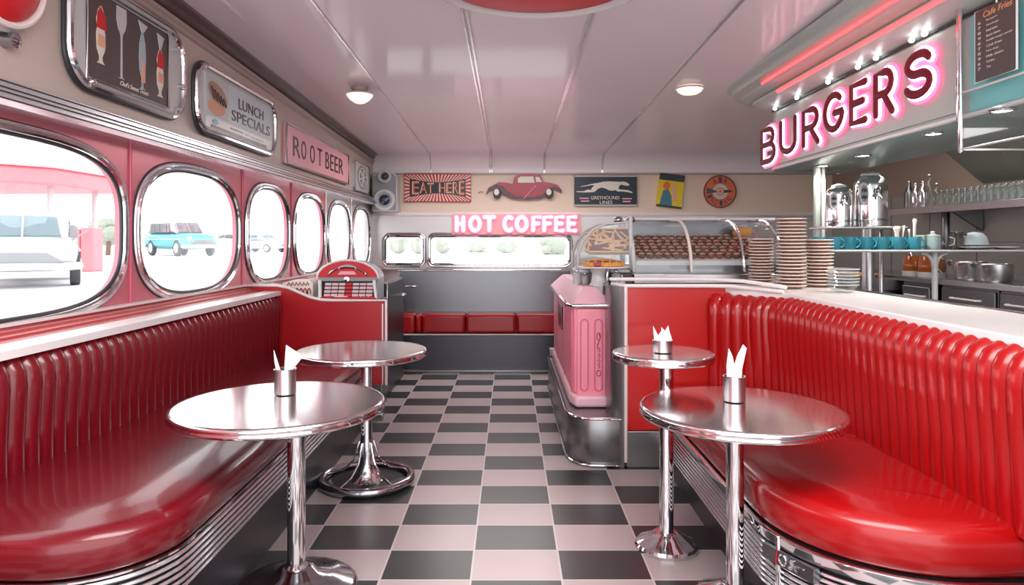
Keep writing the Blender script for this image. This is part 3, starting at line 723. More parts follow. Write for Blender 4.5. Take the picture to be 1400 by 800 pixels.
# HOT COFFEE
Yn = 9.60; H = thing('neon_sign', P(706, 306, 9.7), 'pink neon HOT COFFEE sign above the rear windows', 'sign')
mb = MB(); a = P(618, 321, 9.66); b = P(794, 293, 9.68); mb.box(a, b, 'signpink'); mb.build('backing', H, bevel=.004)
mb = MB(); mb.box(P(622, 321, 9.69), P(630, 293, 9.7), 'chrome_d')
ident = plane((0, 0, 0), (1, 0, 0), (0, 0, 1), (0, -1, 0))
for ch, x0, x1 in [('H', 623.5, 634.5), ('O', 642, 657), ('T', 661, 677), ('C', 688.5, 702), ('O', 705.5, 721), ('F', 728, 739.5), ('F', 743, 755), ('E', 759, 771), ('E', 776, 788)]:
    A = P(x0+1, 315.5, 9.64); Bq = P(x1-1, 297, 9.64)
    pl = glyph(ch, A.x, A.z, Bq.x, Bq.z, ident, -9.63)
    mb = MB()
    for p in pl: mb.tube(p, .040, 'halo', n=8, nrm=(0, -1, 0), flat=.35)  # wide flat ribbon stands in for the neon halo
    L_ = mb.build('letter', H)
    mb = MB()
    for p in glyph(ch, A.x, A.z, Bq.x, Bq.z, ident, -9.615): mb.tube(p, .024, 'neonw', n=8, nrm=(0, -1, 0), flat=.6)
    mb.build('tube', L_)
# EAT HERE
E = thing('diner_sign', P(598, 257, 9.68), 'red sunburst EAT HERE tin sign beside the loudspeaker', 'sign')
a = P(553.5, 276, 9.69); b = P(644, 238, 9.66); wE = b.x-a.x; hE = b.z-a.z
mb = MB(); mb.box((a.x, 9.66, a.z), (b.x, 9.695, b.z), 'offw'); mb.build('panel', E)
ctr = Vector(((a.x+b.x)/2, 9.658, (a.z+b.z)/2)); to = plane(ctr, (1, 0, 0), (0, 0, 1), (0, -1, 0))
def edgept(t):
    c, s_ = math.cos(t), math.sin(t); k = min((wE/2)/max(abs(c), 1e-6), (hE/2)/max(abs(s_), 1e-6)); return (c*k, s_*k)
# rays spread evenly around the border
per = []
for i in range(36): per.append((-wE/2+wE*i/36, -hE/2))
for i in range(14): per.append((wE/2, -hE/2+hE*i/14))
for i in range(36): per.append((wE/2-wE*i/36, hE/2))
for i in range(14): per.append((-wE/2, hE/2-hE*i/14))
mb = MB()
for i in range(0, len(per), 2):
    p, q = per[i], per[(i+1) % len(per)]; inn = lambda r: (r[0]*.62 if abs(abs(r[0])-wE/2) > 1e-6 else r[0]*.62, r[1]*.4)
    mb.prism([p, q, inn(q), inn(p)], 0, .003, 'red', to=to)
mb.build('sun_rays', E, smooth=False)
cen = [(-wE*.42, -hE*.33)]+[(wE*t, -hE*(.33-.13*math.cos(t*PI/.84))) for t in [-.42+.84*i/12 for i in range(13)]]+[(wE*t, hE*(.33-.13*math.cos(t*PI/.84))) for t in [.42-.84*i/12 for i in range(13)]]
MB().prism(cen[1:], .003, .006, 'black', to=to).build('plaque', E, smooth=False)
mb = MB()
fr = [(-wE/2, -hE/2), (wE/2, -hE/2), (wE/2, hE/2), (-wE/2, hE/2)]
mb.tube([to(x, y, .004) for x, y in fr], .007, 'maroon', n=6, closed=True); mb.build('frame', E)
lx = [(-.385, -.28, 'E'), (-.27, -.165, 'A'), (-.155, -.06, 'T'), (.02, .115, 'H'), (.13, .21, 'E'), (.225, .31, 'R'), (.32, .40, 'E')]
mb = MB()
for x0, x1, ch in lx:
    xm = (x0+x1)/2; hh = hE*(.17+.55*xm*xm)
    text(mb, ch, to, x0*wE, -hh, x1*wE, hh, 'offw', .002, .006); text(mb, ch, to, x0*wE+.012, -hh+.008, x1*wE-.004, hh-.008, 'orange', .002, .0085)
mb.build('lettering', E, smooth=False)
# car cut-out sign
C_ = thing('car_sign', P(713, 257, 9.68), 'maroon vintage coupe cut-out sign on the beige wall', 'sign')
s9 = 9.66/F
def cp(px, py): return ((px-713)*s9, (257-py)*s9)
to = plane(P(713, 257, 9.66), (1, 0, 0), (0, 0, 1), (0, -1, 0))
body = [cp(*q) for q in [(667, 264), (672, 255), (682, 249), (694, 250), (701, 252), (703, 243), (708, 238.5), (722, 237.5), (735, 238), (740, 241), (743, 249), (752, 250), (762, 253), (767, 259), (767, 263), (758, 259), (750, 262), (742, 268), (733, 271), (712, 271), (697, 269), (688, 262), (680, 257), (672, 259)]]
MB().prism(body[::-1], 0, .02, 'maroon', to=to).build('body', C_)
mb = MB(); mb.prism([cp(*q) for q in [(664, 267), (668, 257), (677, 252), (688, 255), (694, 262), (704, 268), (730, 270), (742, 266), (750, 257), (760, 255), (768, 260), (768, 264), (758, 258), (750, 264), (741, 272), (720, 273.5), (700, 272), (688, 266), (679, 259), (671, 261)]][::-1], .02, .03, 'plum', to=to); mb.build('fender', C_)
MB().prism([cp(*q) for q in [(708, 250), (708, 244), (712, 241.5), (729, 241.5), (731, 250)]][::-1], .02, .024, 'offw', to=to).build('side_window', C_)
MB().prism([cp(*q) for q in [(733, 249), (732, 242), (737, 242.5), (741, 249)]][::-1], .02, .024, 'offw', to=to).build('windscreen', C_)
for cx in (680, 751):
    o = MB(); o.lathe([(.075, 0), (.075, .03), (.05, .034)], to(*cp(cx, 265)), 24, 'tyre', to=lambda x, y, z: Vector((x*.8, -z-.025, y))); Wh = o.build('wheel', C_)
    MB().lathe([(.045, 0), (.045, .006)], to(*cp(cx-1, 263)), 20, 'offw', to=lambda x, y, z: Vector((x*.8, -z-.06, y))).build('hubcap', Wh)
mb = MB(); mb.tube([to(*cp(660, 263), .005), to(*cp(657, 262), .005), to(*cp(654, 264), .005)], .005, 'plum'); mb.build('exhaust_puff', C_)
mb = MB(); mb.tube([to(*cp(716, 272), .03), to(*cp(724, 263), .03), to(*cp(733, 254), .03)], .006, 'signpink'); mb.build('running_stripe', C_)
# running dog sign
G = thing('running_dog_sign', P(828, 261, 9.68), 'navy framed sign with a running dog on the beige wall', 'sign')
a = P(785, 281, 9.69); b = P(870.5, 241, 9.66)
MB().box((a.x, 9.66, a.z), (b.x, 9.695, b.z), 'navy').build('panel', G)
cxx, czz = (a.x+b.x)/2, (a.z+b.z)/2
MB().tube([(x, 9.657, z) for x, z in [(a.x, a.z), (b.x, a.z), (b.x, b.z), (a.x, b.z)]], .013, 'greyl', n=6, closed=True).build('frame', G)
def gp(u, v):   # crop pixel (10.667x, from 780,225)
    q = P(780+u/10.667, 225+v/10.667, 9.657); return (q.x, q.z)
to = plane((0, 9.657, 0), (1, 0, 0), (0, 0, 1), (0, -1, 0))
dog = [(140, 318), (240, 300), (330, 278), (400, 268), (470, 252), (560, 246), (680, 250), (720, 254), (770, 248), (815, 258), (860, 290), (850, 310), (800, 308), (740, 292), (715, 305), (700, 340), (705, 362), (760, 368), (840, 375), (905, 402), (895, 416), (820, 400), (750, 392), (690, 394), (650, 372), (610, 384), (560, 375), (510, 350), (450, 335), (400, 355), (350, 400), (300, 405), (200, 408), (90, 402), (85, 390), (190, 388), (250, 365), (300, 370), (310, 340), (350, 305), (300, 300), (240, 314), (150, 324)]
MB().prism([gp(*q) for q in dog][::-1], 0, .006, 'offw', to=to).build('dog', G, smooth=False)
mb = MB()
for x0, x1, y0, y1 in ((132, 268, 485, 502), (150, 275, 526, 542), (755, 893, 490, 506), (760, 875, 530, 548)):
    mb.prism([gp(x0, y1), gp(x1, y1), gp(x1, y0), gp(x0, y0)], 0, .004, 'signpink', to=to)
p0 = gp(297, 508); p1 = gp(712, 460); text(mb, 'GREYHOUND', to, p0[0], p0[1], p1[0], p1[1], 'offw', .004); mb.build('lettering', G, smooth=False); mb = MB()
p0 = gp(428, 575); p1 = gp(610, 528); text(mb, 'LINES', to, p0[0], p0[1], p1[0], p1[1], 'offw', .004); mb.build('lettering', G, smooth=False)
# poster: plain generic stand-in
Po = thing('tilted_poster', P(917, 261, 9.68), 'tilted yellow poster with dark top band on the beige wall', 'poster')
c0 = P(916.8, 261, 9.66); ang = math.radians(-7); s_ = 9.66/F
to = plane(c0, (math.cos(ang), 0, math.sin(ang)), (-math.sin(ang)*1, 0, math.cos(ang)), (0, -1, 0))
w_, h_ = 34.5*s_, 46*s_
MB().prism([(-w_/2, -h_/2), (w_/2, -h_/2), (w_/2, h_/2), (-w_/2, h_/2)], -.045, .004, 'yellow', to=to).build('sheet', Po, smooth=False)
MB().prism([(-w_/2, h_*.30), (w_/2, h_*.30), (w_/2, h_/2), (-w_/2, h_/2)], .004, .007, 'navy', to=to).build('top_band', Po, smooth=False)
MB().prism([(-w_/2, -h_/2), (w_/2, -h_/2), (w_/2, -h_*.44), (-w_/2, -h_*.44)], .004, .007, 'navy', to=to).build('bottom_band', Po, smooth=False)
MB().prism([(-w_*.38, -h_*.44), (w_*.12, -h_*.44), (w_*.05, -h_*.15), (-w_*.1, h_*.04), (-w_*.3, -h_*.02)], .004, .008, 'denim', to=to).build('blue_shape', Po, smooth=False)
MB().prism(arc(-w_*.18, h_*.14, w_*.14, h_*.12, 0, 350, 16), .004, .008, 'orange', to=to).build('orange_disc', Po, smooth=False)
MB().prism([(w_*.12, -h_*.3), (w_*.3, -h_*.3), (w_*.12, h_*.22), (w_*.02, h_*.2)], .004, .008, 'skin', to=to).build('peach_shape', Po, smooth=False)
# round orange badge
R_ = thing('round_badge', P(984.5, 262, 9.68), 'round orange badge sign with letters around a grey ring', 'sign')
c0 = P(984.5, 262, 9.66); r0 = 21.7*s_
to = plane(c0, (1, 0, 0), (0, 0, 1), (0, -1, 0))
MB().prism(arc(0, 0, r0, r0, 0, 350, 35), -.045, .004, 'orange', to=to).build('disc', R_)
MB().tube([to(x, y, .004) for x, y in arc(0, 0, r0, r0, 0, 350, 35)], .008, 'plum', n=6, closed=True).build('rim', R_)
mb = MB(); mb.prism(arc(0, 0, r0*.48, r0*.48, 0, 350, 35), .004, .007, 'greyl', to=to); mb.prism(arc(0, 0, r0*.25, r0*.25, 0, 350, 25), .007, .010, 'orange', to=to); mb.build('hub', R_)
MB().tube([to(x, y, .011) for x, y in arc(0, 0, r0*.14, r0*.14, 0, 345, 23)], .008, 'offw', n=6, closed=True).build('hub_ring', R_)
mb = MB(); mb.prism([(-r0*.85, -r0*.14), (-r0*.25, -r0*.04), (-r0*.25, r0*.04), (-r0*.85, r0*.26)], .008, .012, 'black', to=to); mb.prism([(r0*.25, -r0*.1), (r0*.85, 0), (r0*.6, r0*.1), (r0*.25, r0*.1)], .008, .012, 'black', to=to); mb.build('pointer', R_, smooth=False)
mb = MB()
def ringtext(s, a0, a1, r1, r2, flip):
    for i, ch in enumerate(s):
        t = math.radians(a0+(a1-a0)*i/max(1, len(s)-1)); rm = (r1+r2)/2
        d = Vector((math.cos(t), math.sin(t))); up = d if not flip else -d; rt = Vector((up.y, -up.x))
        o_ = d*rm; t2 = lambda x, y, z=0., o_=o_, up=up, rt=rt: to(o_.x+rt.x*x+up.x*y, o_.y+rt.y*x+up.y*y, z)
        text(mb, ch, t2, -r0*.10, -(r2-r1)/2, r0*.10, (r2-r1)/2, 'plum', .004, .005)
ringtext('AIR', 118, 62, r0*.56, r0*.9, False); mb.build('lettering', R_, smooth=False); mb = MB(); ringtext('INDIAN', 205, 320, r0*.56, r0*.9, True); mb.build('lettering', R_, smooth=False)
# loudspeaker
Sp = thing('loudspeaker', P(526, 262, 9.4), 'grey two-cone loudspeaker in the corner beside the sunburst sign', 'loudspeaker')
Ys = 9.40; q = lambda px, py: P(px, py, Ys)
a, b = q(509, 289), q(543, 236)
ch_ = .05
mb = MB(); mb.prism([(a.x, a.z), (b.x, a.z), (b.x, b.z-ch_), (b.x-ch_, b.z), (a.x+ch_, b.z), (a.x, b.z-ch_)], Ys, Ys+.298, 'greyl', to=lambda x, y, z: Vector((x, z, y))); mb.build('cabinet', Sp, bevel=.008)
mb = MB(); e = .015; mb.prism([(a.x+e, a.z+e), (b.x-e, a.z+e), (b.x-e, b.z-ch_-e*.5), (b.x-ch_-e*.5, b.z-e), (a.x+ch_+e*.5, b.z-e), (a.x+e, b.z-ch_-e*.5)], Ys-.012, Ys, 'grey', to=lambda x, y, z: Vector((x, z, y))); mb.build('baffle', Sp, bevel=.003)
for px, py, rr in ((526.3, 241.5, 9), (526, 273.5, 15)):
    c = q(px, py); r = rr*Ys/F; tt = lambda x, y, z: Vector((x, -z, y))
    o = MB(); o.lathe([(r, 0), (r, .03), (r*.92, .045), (r*.72, .045), (r*.64, .025), (r*.55, .01)], c+Vector((0, -.012, 0)), 32, 'greyl', to=tt); dr = o.build('driver', Sp)
    MB().sphere(c+Vector((0, -.03, 0)), (r*.5, .035, r*.5), 'cone', 20).build('cone', dr)
# ------------------------------------------------------------------ left wall signs (local x runs toward the far end, y up)
toL = plane((XL, 0, 0), (0, 1, 0), (0, 0, 1), (1, 0, 0))
def LW(px, py, off=0.):
    Y = (XL+off)*F/(px-CX); return (Y, CH+(CY-py)/F*Y)
# round red light sign, cut by the frame
c = (2.56, 2.335)
R_ = thing('round_red_sign', (XL, c[0], c[1]), 'round red sign with pale rim at the upper left corner', 'sign')
to = plane((XL, c[0], c[1]), (0, 1, 0), (0, 0, 1), (1, 0, 0)); XM = lambda x, y, z: Vector((z, x, y))
MB().lathe([(.24, 0), (.24, .03), (.225, .045)], (XL, c[0], c[1]), 40, 'greyl', to=XM).build('back_plate', R_)
MB().lathe([(.20, .045), (.19, .06), (.14, .085), (.08, .1), (.02, .106)], (XL, c[0], c[1]), 40, 'red', to=XM).build('lens', R_)
MB().tube([to(x, y, .05) for x, y in arc(0, 0, .215, .215, 0, 352, 44)], .014, 'cream', n=8, closed=True).build('rim', R_)
MB().lathe([(.03, 0), (.03, .05), (.012, .06)], (XL, 2.62, 2.075), 16, 'chrome_d', to=XM).build('bracket_cap', R_)
def framed(name, y0, y1, z0, z1, r, label, face='ice'):
    T = thing(name, (XL, (y0+y1)/2, (z0+z1)/2), label, 'sign')
    to = plane((XL, (y0+y1)/2, (z0+z1)/2), (0, 1, 0), (0, 0, 1), (1, 0, 0)); w_, h_ = y1-y0, z1-z0
    MB().prism(rrect(w_, h_, r, 8), .0, .03, 'greyl', to=to).build('back_plate', T)
    MB().tube([to(x, y, .035) for x, y in rrect(w_-.02, h_-.02, r-.01, 8)], .018, 'chrome', n=8, closed=True).build('frame', T)
    MB().tube([to(x, y, .02) for x, y in rrect(w_+.012, h_+.012, r, 8)], .012, 'gasket', n=8, closed=True).build('gasket', T)
    return T, to, w_, h_
T, to, w_, h_ = framed('drinks_display', 2.95, 4.0, 2.0, 2.5, .17, 'large chrome framed dark picture of desserts in tall glasses')
oy = (2.95+4.0)/2; oz = 2.25
L = lambda y, z: (y-oy, z-oz)
def quad(y0, y1, z0, z1): return [L(y0, z0), L(y1, z0), L(y1, z1), L(y0, z1)]
MB().prism(quad(3.08, 3.81, 2.045, 2.46), .03, .036, 'brownp', to=to).build('picture', T, smooth=False)
MB().tube([to(*L(y, z), .038) for y, z in ((3.08, 2.045), (3.81, 2.045), (3.81, 2.46), (3.08, 2.46))], .006, 'chrome', closed=True).build('picture_frame', T)
def goblet(yc, zb, ht, kind):
    mb = MB()
    st = .4 if kind else .62
    r = .05
    if kind == 'spoon':
        prs = [(.028, 0), (.006, .02), (.005, .55), (.007, .62), (.030, .70), (.042, .82), (.040, 1.0)]
    elif kind == 'sundae':
        prs = [(.030, 0), (.012, .05), (.01, .12), (.030, .25), (.034, .5), (.026, .62), (.034, .75), (.020, .92), (.004, 1.0)]
    else:
        prs = [(.026, 0), (.008, .04), (.007, .18), (.026, .32), (.032, .55), (.026, .8), (.005, 1)]
    pts = [(r_, z) for r_, z in prs]+[(-r_, z) for r_, z in prs[::-1]]
    cols = {'spoon': 'greyl', 'sundae': 'offw', 'wine': 'bluegrey'}[kind]
    mb.prism([L(yc+x, zb+z*ht) for x, z in pts], .036, .040, cols, to=to)
    if kind == 'sundae':
        mb.prism([L(yc+x, zb+z*ht) for x, z in ((-.036, .6), (.036, .6), (.03, .85), (-.01, .98), (-.03, .85))], .040, .043, 'red', to=to)
        mb.prism([L(yc+x, zb+z*ht) for x, z in ((-.03, .3), (.03, .3), (.028, .5), (-.028, .5))], .040, .043, 'skin', to=to)
    if kind == 'wine':
        mb.prism([L(yc+x, zb+z*ht) for x, z in ((-.018, .12), (.02, .12), (.022, .42), (.0, .5))], .040, .043, 'skin', to=to)
    return mb
goblet(3.18, 2.13, .27, 'sundae').build('sundae_picture', T, smooth=False)
goblet(3.35, 2.10, .35, 'spoon').build('goblet_picture', T, smooth=False)
goblet(3.54, 2.09, .30, 'wine').build('glass_picture', T, smooth=False)
goblet(3.72, 2.09, .26, 'sundae').build('sundae_picture', T, smooth=False)
mb = MB(); mb.prism([L(3.72-.004, 2.34), L(3.72+.004, 2.34), L(3.76, 2.42), L(3.69, 2.43)], .036, .04, 'greyl', to=to); mb.prism([L(3.54-.004, 2.38), L(3.54+.004, 2.38), L(3.59, 2.43), L(3.5, 2.44)], .036, .04, 'greyl', to=to); mb.build('glass_foot_picture', T, smooth=False)
mb = MB(); y0, z0 = L(3.34, 2.068); y1, z1 = L(3.6, 2.092); text(mb, "Chef's Sweet Treats", to, y0, z0, y1, z1, 'offw', .002, .037, .3); mb.build('lettering', T, smooth=False)
for y, z in ((3.10, 2.03), (3.90, 2.06), (3.95, 2.20), (3.90, 2.40)): MB().lathe([(.012, .03), (.012, .06), (.005, .065)], (XL, y, z), 12, 'chrome', to=XM).build('bolt', T)
# lunch specials
T, to, w_, h_ = framed('lunch_specials_sign', 4.15, 5.56, 1.99, 2.42, .15, 'chrome framed pale blue LUNCH SPECIALS sign with a burger picture')
oy = (4.15+5.56)/2; oz = (1.99+2.42)/2
MB().prism(quad(4.27, 5.47, 2.10, 2.37), .03, .036, 'ice', to=to).build('panel', T, smooth=False)
MB().prism(quad(4.29, 5.47, 2.03, 2.10), .03, .035, 'white', to=to).build('strip', T, smooth=False)
mb = MB(); mb.prism(quad(4.28, 4.62, 2.115, 2.36), .036, .04, 'greyl', to=to); mb.build('picture', T, smooth=False)
mb = MB(); mb.prism([L(4.43+.13*math.cos(t), 2.17+.05*math.sin(t)) for t in [i*PI/10 for i in range(20)]], .04, .043, 'skin', to=to)
mb.prism([L(4.45+.15*math.cos(t)*.9+.0*math.sin(t), 2.26-.25*(.13*math.cos(t))+.06*math.sin(t)) for t in [i*PI/10 for i in range(20)]], .043, .047, 'plateb', to=to)
mb.build('burger_picture', T, smooth=False)
mb = MB()
for i in range(5): mb.tube([to(*L(4.34+.045*i, 2.29-.012*i), .05), to(*L(4.38+.045*i, 2.22-.006*i), .05)], .005, 'brownp')
mb.build('grill_stripe', T)
mb = MB(); a = L(4.80, 2.235); b = L(5.28, 2.31); text(mb, 'LUNCH', to, *a, *b, 'black', .003, .036); mb.build('lettering', T, smooth=False); mb = MB()
a = L(4.68, 2.135); b = L(5.42, 2.21); text(mb, 'SPECIALS', to, *a, *b, 'black', .003, .036); mb.build('lettering', T, smooth=False)
mb = MB(); mb.prism([L(4.42+.045*math.cos(t), 2.075+.018*math.sin(t)) for t in [i*PI/10 for i in range(20)]], .036, .039, 'teal', to=to); tag(mb.build('badge', T, smooth=False), 'teal oval badge')
mb = MB(); mb.prism(quad(4.36, 5.35, 2.035, 2.052), .036, .038, 'black', to=to); mb.prism(quad(4.66, 4.88, 2.072, 2.08), .036, .038, 'grey', to=to); mb.prism(quad(4.92, 5.0, 2.070, 2.079), .036, .038, 'greyl', to=to); mb.prism(quad(5.04, 5.28, 2.068, 2.078), .036, .038, 'greyl', to=to); mb.build('printed_line', T, smooth=False)
# root beer
T = thing('root_beer_sign', (XL, 6.97, 2.15), 'flat pink ROOT BEER sign with thin grey frame', 'sign')
oy, oz = 6.97, 2.15; to = plane((XL, oy, oz), (0, 1, 0), (0, 0, 1), (1, 0, 0))
MB().prism(quad(5.85, 8.08, 1.98, 2.32), 0, .03, 'signpink', to=to).build('panel', T, smooth=False)
MB().tube([to(*L(y, z), .03) for y, z in ((5.85, 1.98), (8.08, 1.98), (8.08, 2.32), (5.85, 2.32))], .013, 'steel', n=6, closed=True).build('frame', T)
mb = MB(); yy = lambda px: -XL*F/(CX-px)
for ch, a, b in (('R', 396, 406), ('O', 407.5, 414), ('O', 419.5, 426), ('T', 430, 436), ('B', 441, 446), ('E', 447.5, 452), ('E', 453.5, 458), ('R', 459.5, 465.5)):
    p = L(yy(a), 2.06); q2 = L(yy(b), 2.235); text(mb, ch, to, *p, *q2, 'black', .003, .031)
mb.build('lettering', T, smooth=False)
# medallion
T = thing('medallion_plaque', (XL, 8.85, 2.12), 'small silver plaque with round relief beside the loudspeaker', 'plaque')
oy, oz = 8.86, 2.125; to = plane((XL, oy, oz), (0, 1, 0), (0, 0, 1), (1, 0, 0))
c6 = .08; w2, h2 = .42, .185
MB().prism([(-w2, -h2+c6*.5), (-w2+c6, -h2), (w2-c6, -h2), (w2, -h2+c6*.5), (w2, h2-c6*.5), (w2-c6, h2), (-w2+c6, h2), (-w2, h2-c6*.5)], 0, .03, 'greyl', to=to).build('plate', T, smooth=False)
MB().tube([to(x, y, .03) for x, y in [(-w2, -h2), (w2, -h2), (w2, h2), (-w2, h2)]], .008, 'grey', n=6, closed=True).build('frame', T)
mb = MB(); mb.prism([(.28*math.cos(t), .15*math.sin(t)) for t in [i*PI/16 for i in range(32)]], .03, .036, 'grey', to=to); mb.build('disc', T, smooth=False)
mb = MB()
mb.tube([to(.24*math.cos(t), .125*math.sin(t), .038) for t in [i*PI/16 for i in range(32)]], .008, 'offw', n=6, closed=True)
for k in range(6):
    a = k*PI/3+.3; mb.tube([to(0, 0, .04), to(.2*math.cos(a), .105*math.sin(a), .04)], .010, 'offw', n=6)
mb.build('relief', T)
# ------------------------------------------------------------------ ceiling things
T = thing('ceiling_disc_sign', (.14, 3.10, 2.65), 'large round red disc with pale rim hanging below the ceiling', 'sign')
mb = MB(); mb.lathe([(.50, 2.52), (.47, 2.505), (.3, 2.50), (.05, 2.498)], (.14, 3.12, 0), 64, 'red'); mb.build('disc', T)
mb = MB(); mb.lathe([(.50, 2.54), (.515, 2.505), (.53, 2.495), (.545, 2.50), (.55, 2.54), (.50, 2.56)], (.14, 3.12, 0), 64, 'greyl', cap=False); mb.build('rim', T)
MB().tube([(.14+.553*math.cos(a), 3.12+.553*math.sin(a), 2.52) for a in [2*PI*i/64 for i in range(64)]], .008, 'plum', closed=True).build('rim_edge', T)
for dx in (-.3, .3): MB().tube([(.14+dx, 3.12, 2.54), (.14+dx, 3.12, 2.65)], .012, 'chrome').build('hanger', T)
for k in range(4):
    a = PI/4+k*PI/2; MB().sphere((.14+.56*math.cos(a), 3.12+.56*math.sin(a), 2.535), .022, 'plum').build('knob', T)
T = thing('ceiling_lamp', (-1.29, 5.85, 2.624), 'glowing bowl lamp on a stem on the left of the ceiling', 'lamp')
MB().lathe([(.115, 2.564), (.105, 2.544), (.08, 2.514), (.04, 2.489), (.01, 2.482)], (-1.29, 5.85, 0), 28, 'bowl').build('lamp_bowl', T)
MB().lathe([(.075, 2.624), (.07, 2.604), (.055, 2.574), (.11, 2.566)], (-1.29, 5.85, 0), 24, 'crown2').build('canopy', T)
MB().tube([(-1.29+.115*math.cos(a), 5.85+.115*math.sin(a), 2.564) for a in [2*PI*i/32 for i in range(32)]], .006, 'cream', closed=True).build('rim', T)
T = thing('ceiling_lamp', (1.547, 5.85, 2.624), 'glowing flush oval lamp on the right of the ceiling', 'lamp')
MB().lathe([(.11, 2.614), (.10, 2.589), (.07, 2.569), (.02, 2.562)], (1.547, 5.85, 0), 28, 'bowl').build('lamp_bowl', T)
MB().lathe([(.12, 2.624), (.125, 2.609), (.115, 2.606)], (1.547, 5.85, 0), 28, 'cream', cap=False).build('rim', T)
# ------------------------------------------------------------------ canopy with BURGERS sign
XF = 2.25
K = thing('kitchen_canopy', (2.4, 3.2, 2.65), 'grey-green kitchen canopy with red lit cornice and rounded far end', 'canopy')
path = [(XF, -.4), (XF, 2), (XF, 3.38), (XF, 5.75)]+[(XF+.35-.35*math.cos(a), 5.75+.35*math.sin(a)) for a in [PI/2*i/10 for i in range(1, 11)]]+[(2.95, 6.10)]
mb = MB(); mb.sweep(path, [(0, 1.92), (0, 2.41)], 'mint')
mb.sweep(path, [(-.0, 1.92), (-.03, 1.905), (-.42, 1.905)], 'mintd')
mb.prism([(XF+.42, -.4), (2.95, -.4), (2.95, 5.7), (2.66, 5.7)], 1.905, 1.91, 'mintd')
mb.build('fascia', K, angle=30)
mb = MB(); mb.box((2.60, -.4, 1.91), (2.66, 5.7, 2.64), 'kbrown'); mb.build('back_board', K)
mb = MB(); mb.sweep(path, [(-.02, 2.41), (.16, 2.475), (.17, 2.49), (.15, 2.495), (.20, 2.515), (.25, 2.52), (.26, 2.54), (.33, 2.56), (.345, 2.58), (.345, 2.60), (.38, 2.62), (.38, 2.649), (-.02, 2.649)], 'mint'); mb.build('cornice', K, angle=30)
npath = path[:4]+path[4:7]
for d, z, r in ((.165, 2.468, .013), (.285, 2.53, .011)):
    mb = MB(); mb.tube([(x-d*nx, y+d*ny, z) for (x, y), (nx, ny) in [(p, (1, 0)) for p in path[:3]]+[((XF, 5.3), (1, 0))]], r, 'neonred', n=8); tag(mb.build('neon_strip', K), 'red neon strip')
mb = MB(); mb.tube([(XF-.012, 2, 2.405), (XF-.012, 5.8, 2.405)], .008, 'gasket'); mb.build('top_joint', K)
mb = MB(); mb.sweep(path, [(0, 1.925), (.012, 1.925), (.012, 1.91), (0, 1.905)], 'white'); mb.build('bottom_trim', K)
MB().box((XF-.004, 2.2, 1.93), (XF-.001, 3.32, 2.40), 'tealp').build('turquoise_panel', K)
for px in (1062, 1092, 1135, 1176, 1201, 1250, 1268):
    Y = (XF-.03)*F/(px-CX)
    MB().sphere((XF-.045, Y, 2.405), .016, 'bulb', 10).build('bulb', K)
Sg = thing('burgers_sign', (XF-.03, 4.6, 2.1), 'red and pink neon BURGERS sign on the canopy front', 'sign')
MB().box((XF-.012, 3.40, 1.945), (XF-.002, 5.72, 2.385), 'mint').build('backing', Sg, bevel=.002)
MB().tube([(XF-.02, 3.385, 1.9), (XF-.02, 3.385, 2.41)], .009, 'chrome').build('end_trim', Sg)
ex = plane((0, 0, 0), (0, -1, 0), (0, 0, 1), (-1, 0, 0))
for ch, x0, x1, yt, yb in [('B', 1043, 1066, 171, 226), ('U', 1069, 1095, 158, 213), ('R', 1100, 1127, 143, 203), ('G', 1129, 1161, 123, 184), ('E', 1165, 1194, 107, 174), ('R', 1198, 1232, 90, 163), ('S', 1239, 1285, 65, 138)]:
    Ya = (XF-.03)*F/(x0-CX); Yb_ = (XF-.03)*F/(x1-CX); Ym = (Ya+Yb_)/2
    z1 = CH+(CY-yt)*Ym/F; z0 = CH+(CY-yb)*Ym/F
    r = .036; ya, yb2 = Ya-r*1.2, Yb_+r*1.2
    def G_(xo, rr, m, n_, parent, fl):
        mb = MB()
        for p in glyph(ch, -ya, z0+r, -yb2, z1-r, ex, 0):
            mb.tube([Vector((XF-xo, q_.y, q_.z)) for q_ in p], rr, m, n=8, nrm=(1, 0, 0), flat=fl)
        return mb.build(n_, parent)
    Lt = G_(.030, .052, 'halo_deep', 'letter', Sg, .22)  # backmost ribbon is the pink halo of the letter
    G_(.042, .036, 'neonwhite', 'outline_tube', Lt, .35)
    G_(.056, .024, 'wine', 'letter_face', Lt, .5)
# downlights in the canopy soffit
dz = 1.905
for i, (px, py) in enumerate(((1370, 150), (1276, 182), (1180, 212), (1125, 226))):
    Y = (dz-CH)*F/(CY-py); X = (px-CX)/F*Y
    lab = ['recessed downlight behind the clear glass box', 'recessed downlight under the canopy below the letter S', 'recessed downlight above the large chrome urn', 'recessed downlight nearest the rounded canopy end'][i]
    T = thing('downlight', (X, Y, dz), lab, 'lamp', 'canopy downlights')
    MB().tube([(X+.05*math.cos(a), Y+.05*math.sin(a), dz-.003) for a in [2*PI*k/24 for k in range(24)]], .008, 'chrome', closed=True).build('rim', T)
    MB().lathe([(.042, -.003), (.040, -.006), (.01, -.008)], (X, Y, dz), 20, 'down').build('lamp_lens', T)
    ld = bpy.data.lights.new('downlight_glow', 'SPOT'); ld.energy = 25; ld.spot_size = 2.2; ld.spot_blend = .6; ld.color = (1, .95, .86); ld.shadow_soft_size = .05
    lo = bpy.data.objects.new('downlight_glow', ld); COL.objects.link(lo); lo.parent = T; lo.location = (0, 0, -.03)
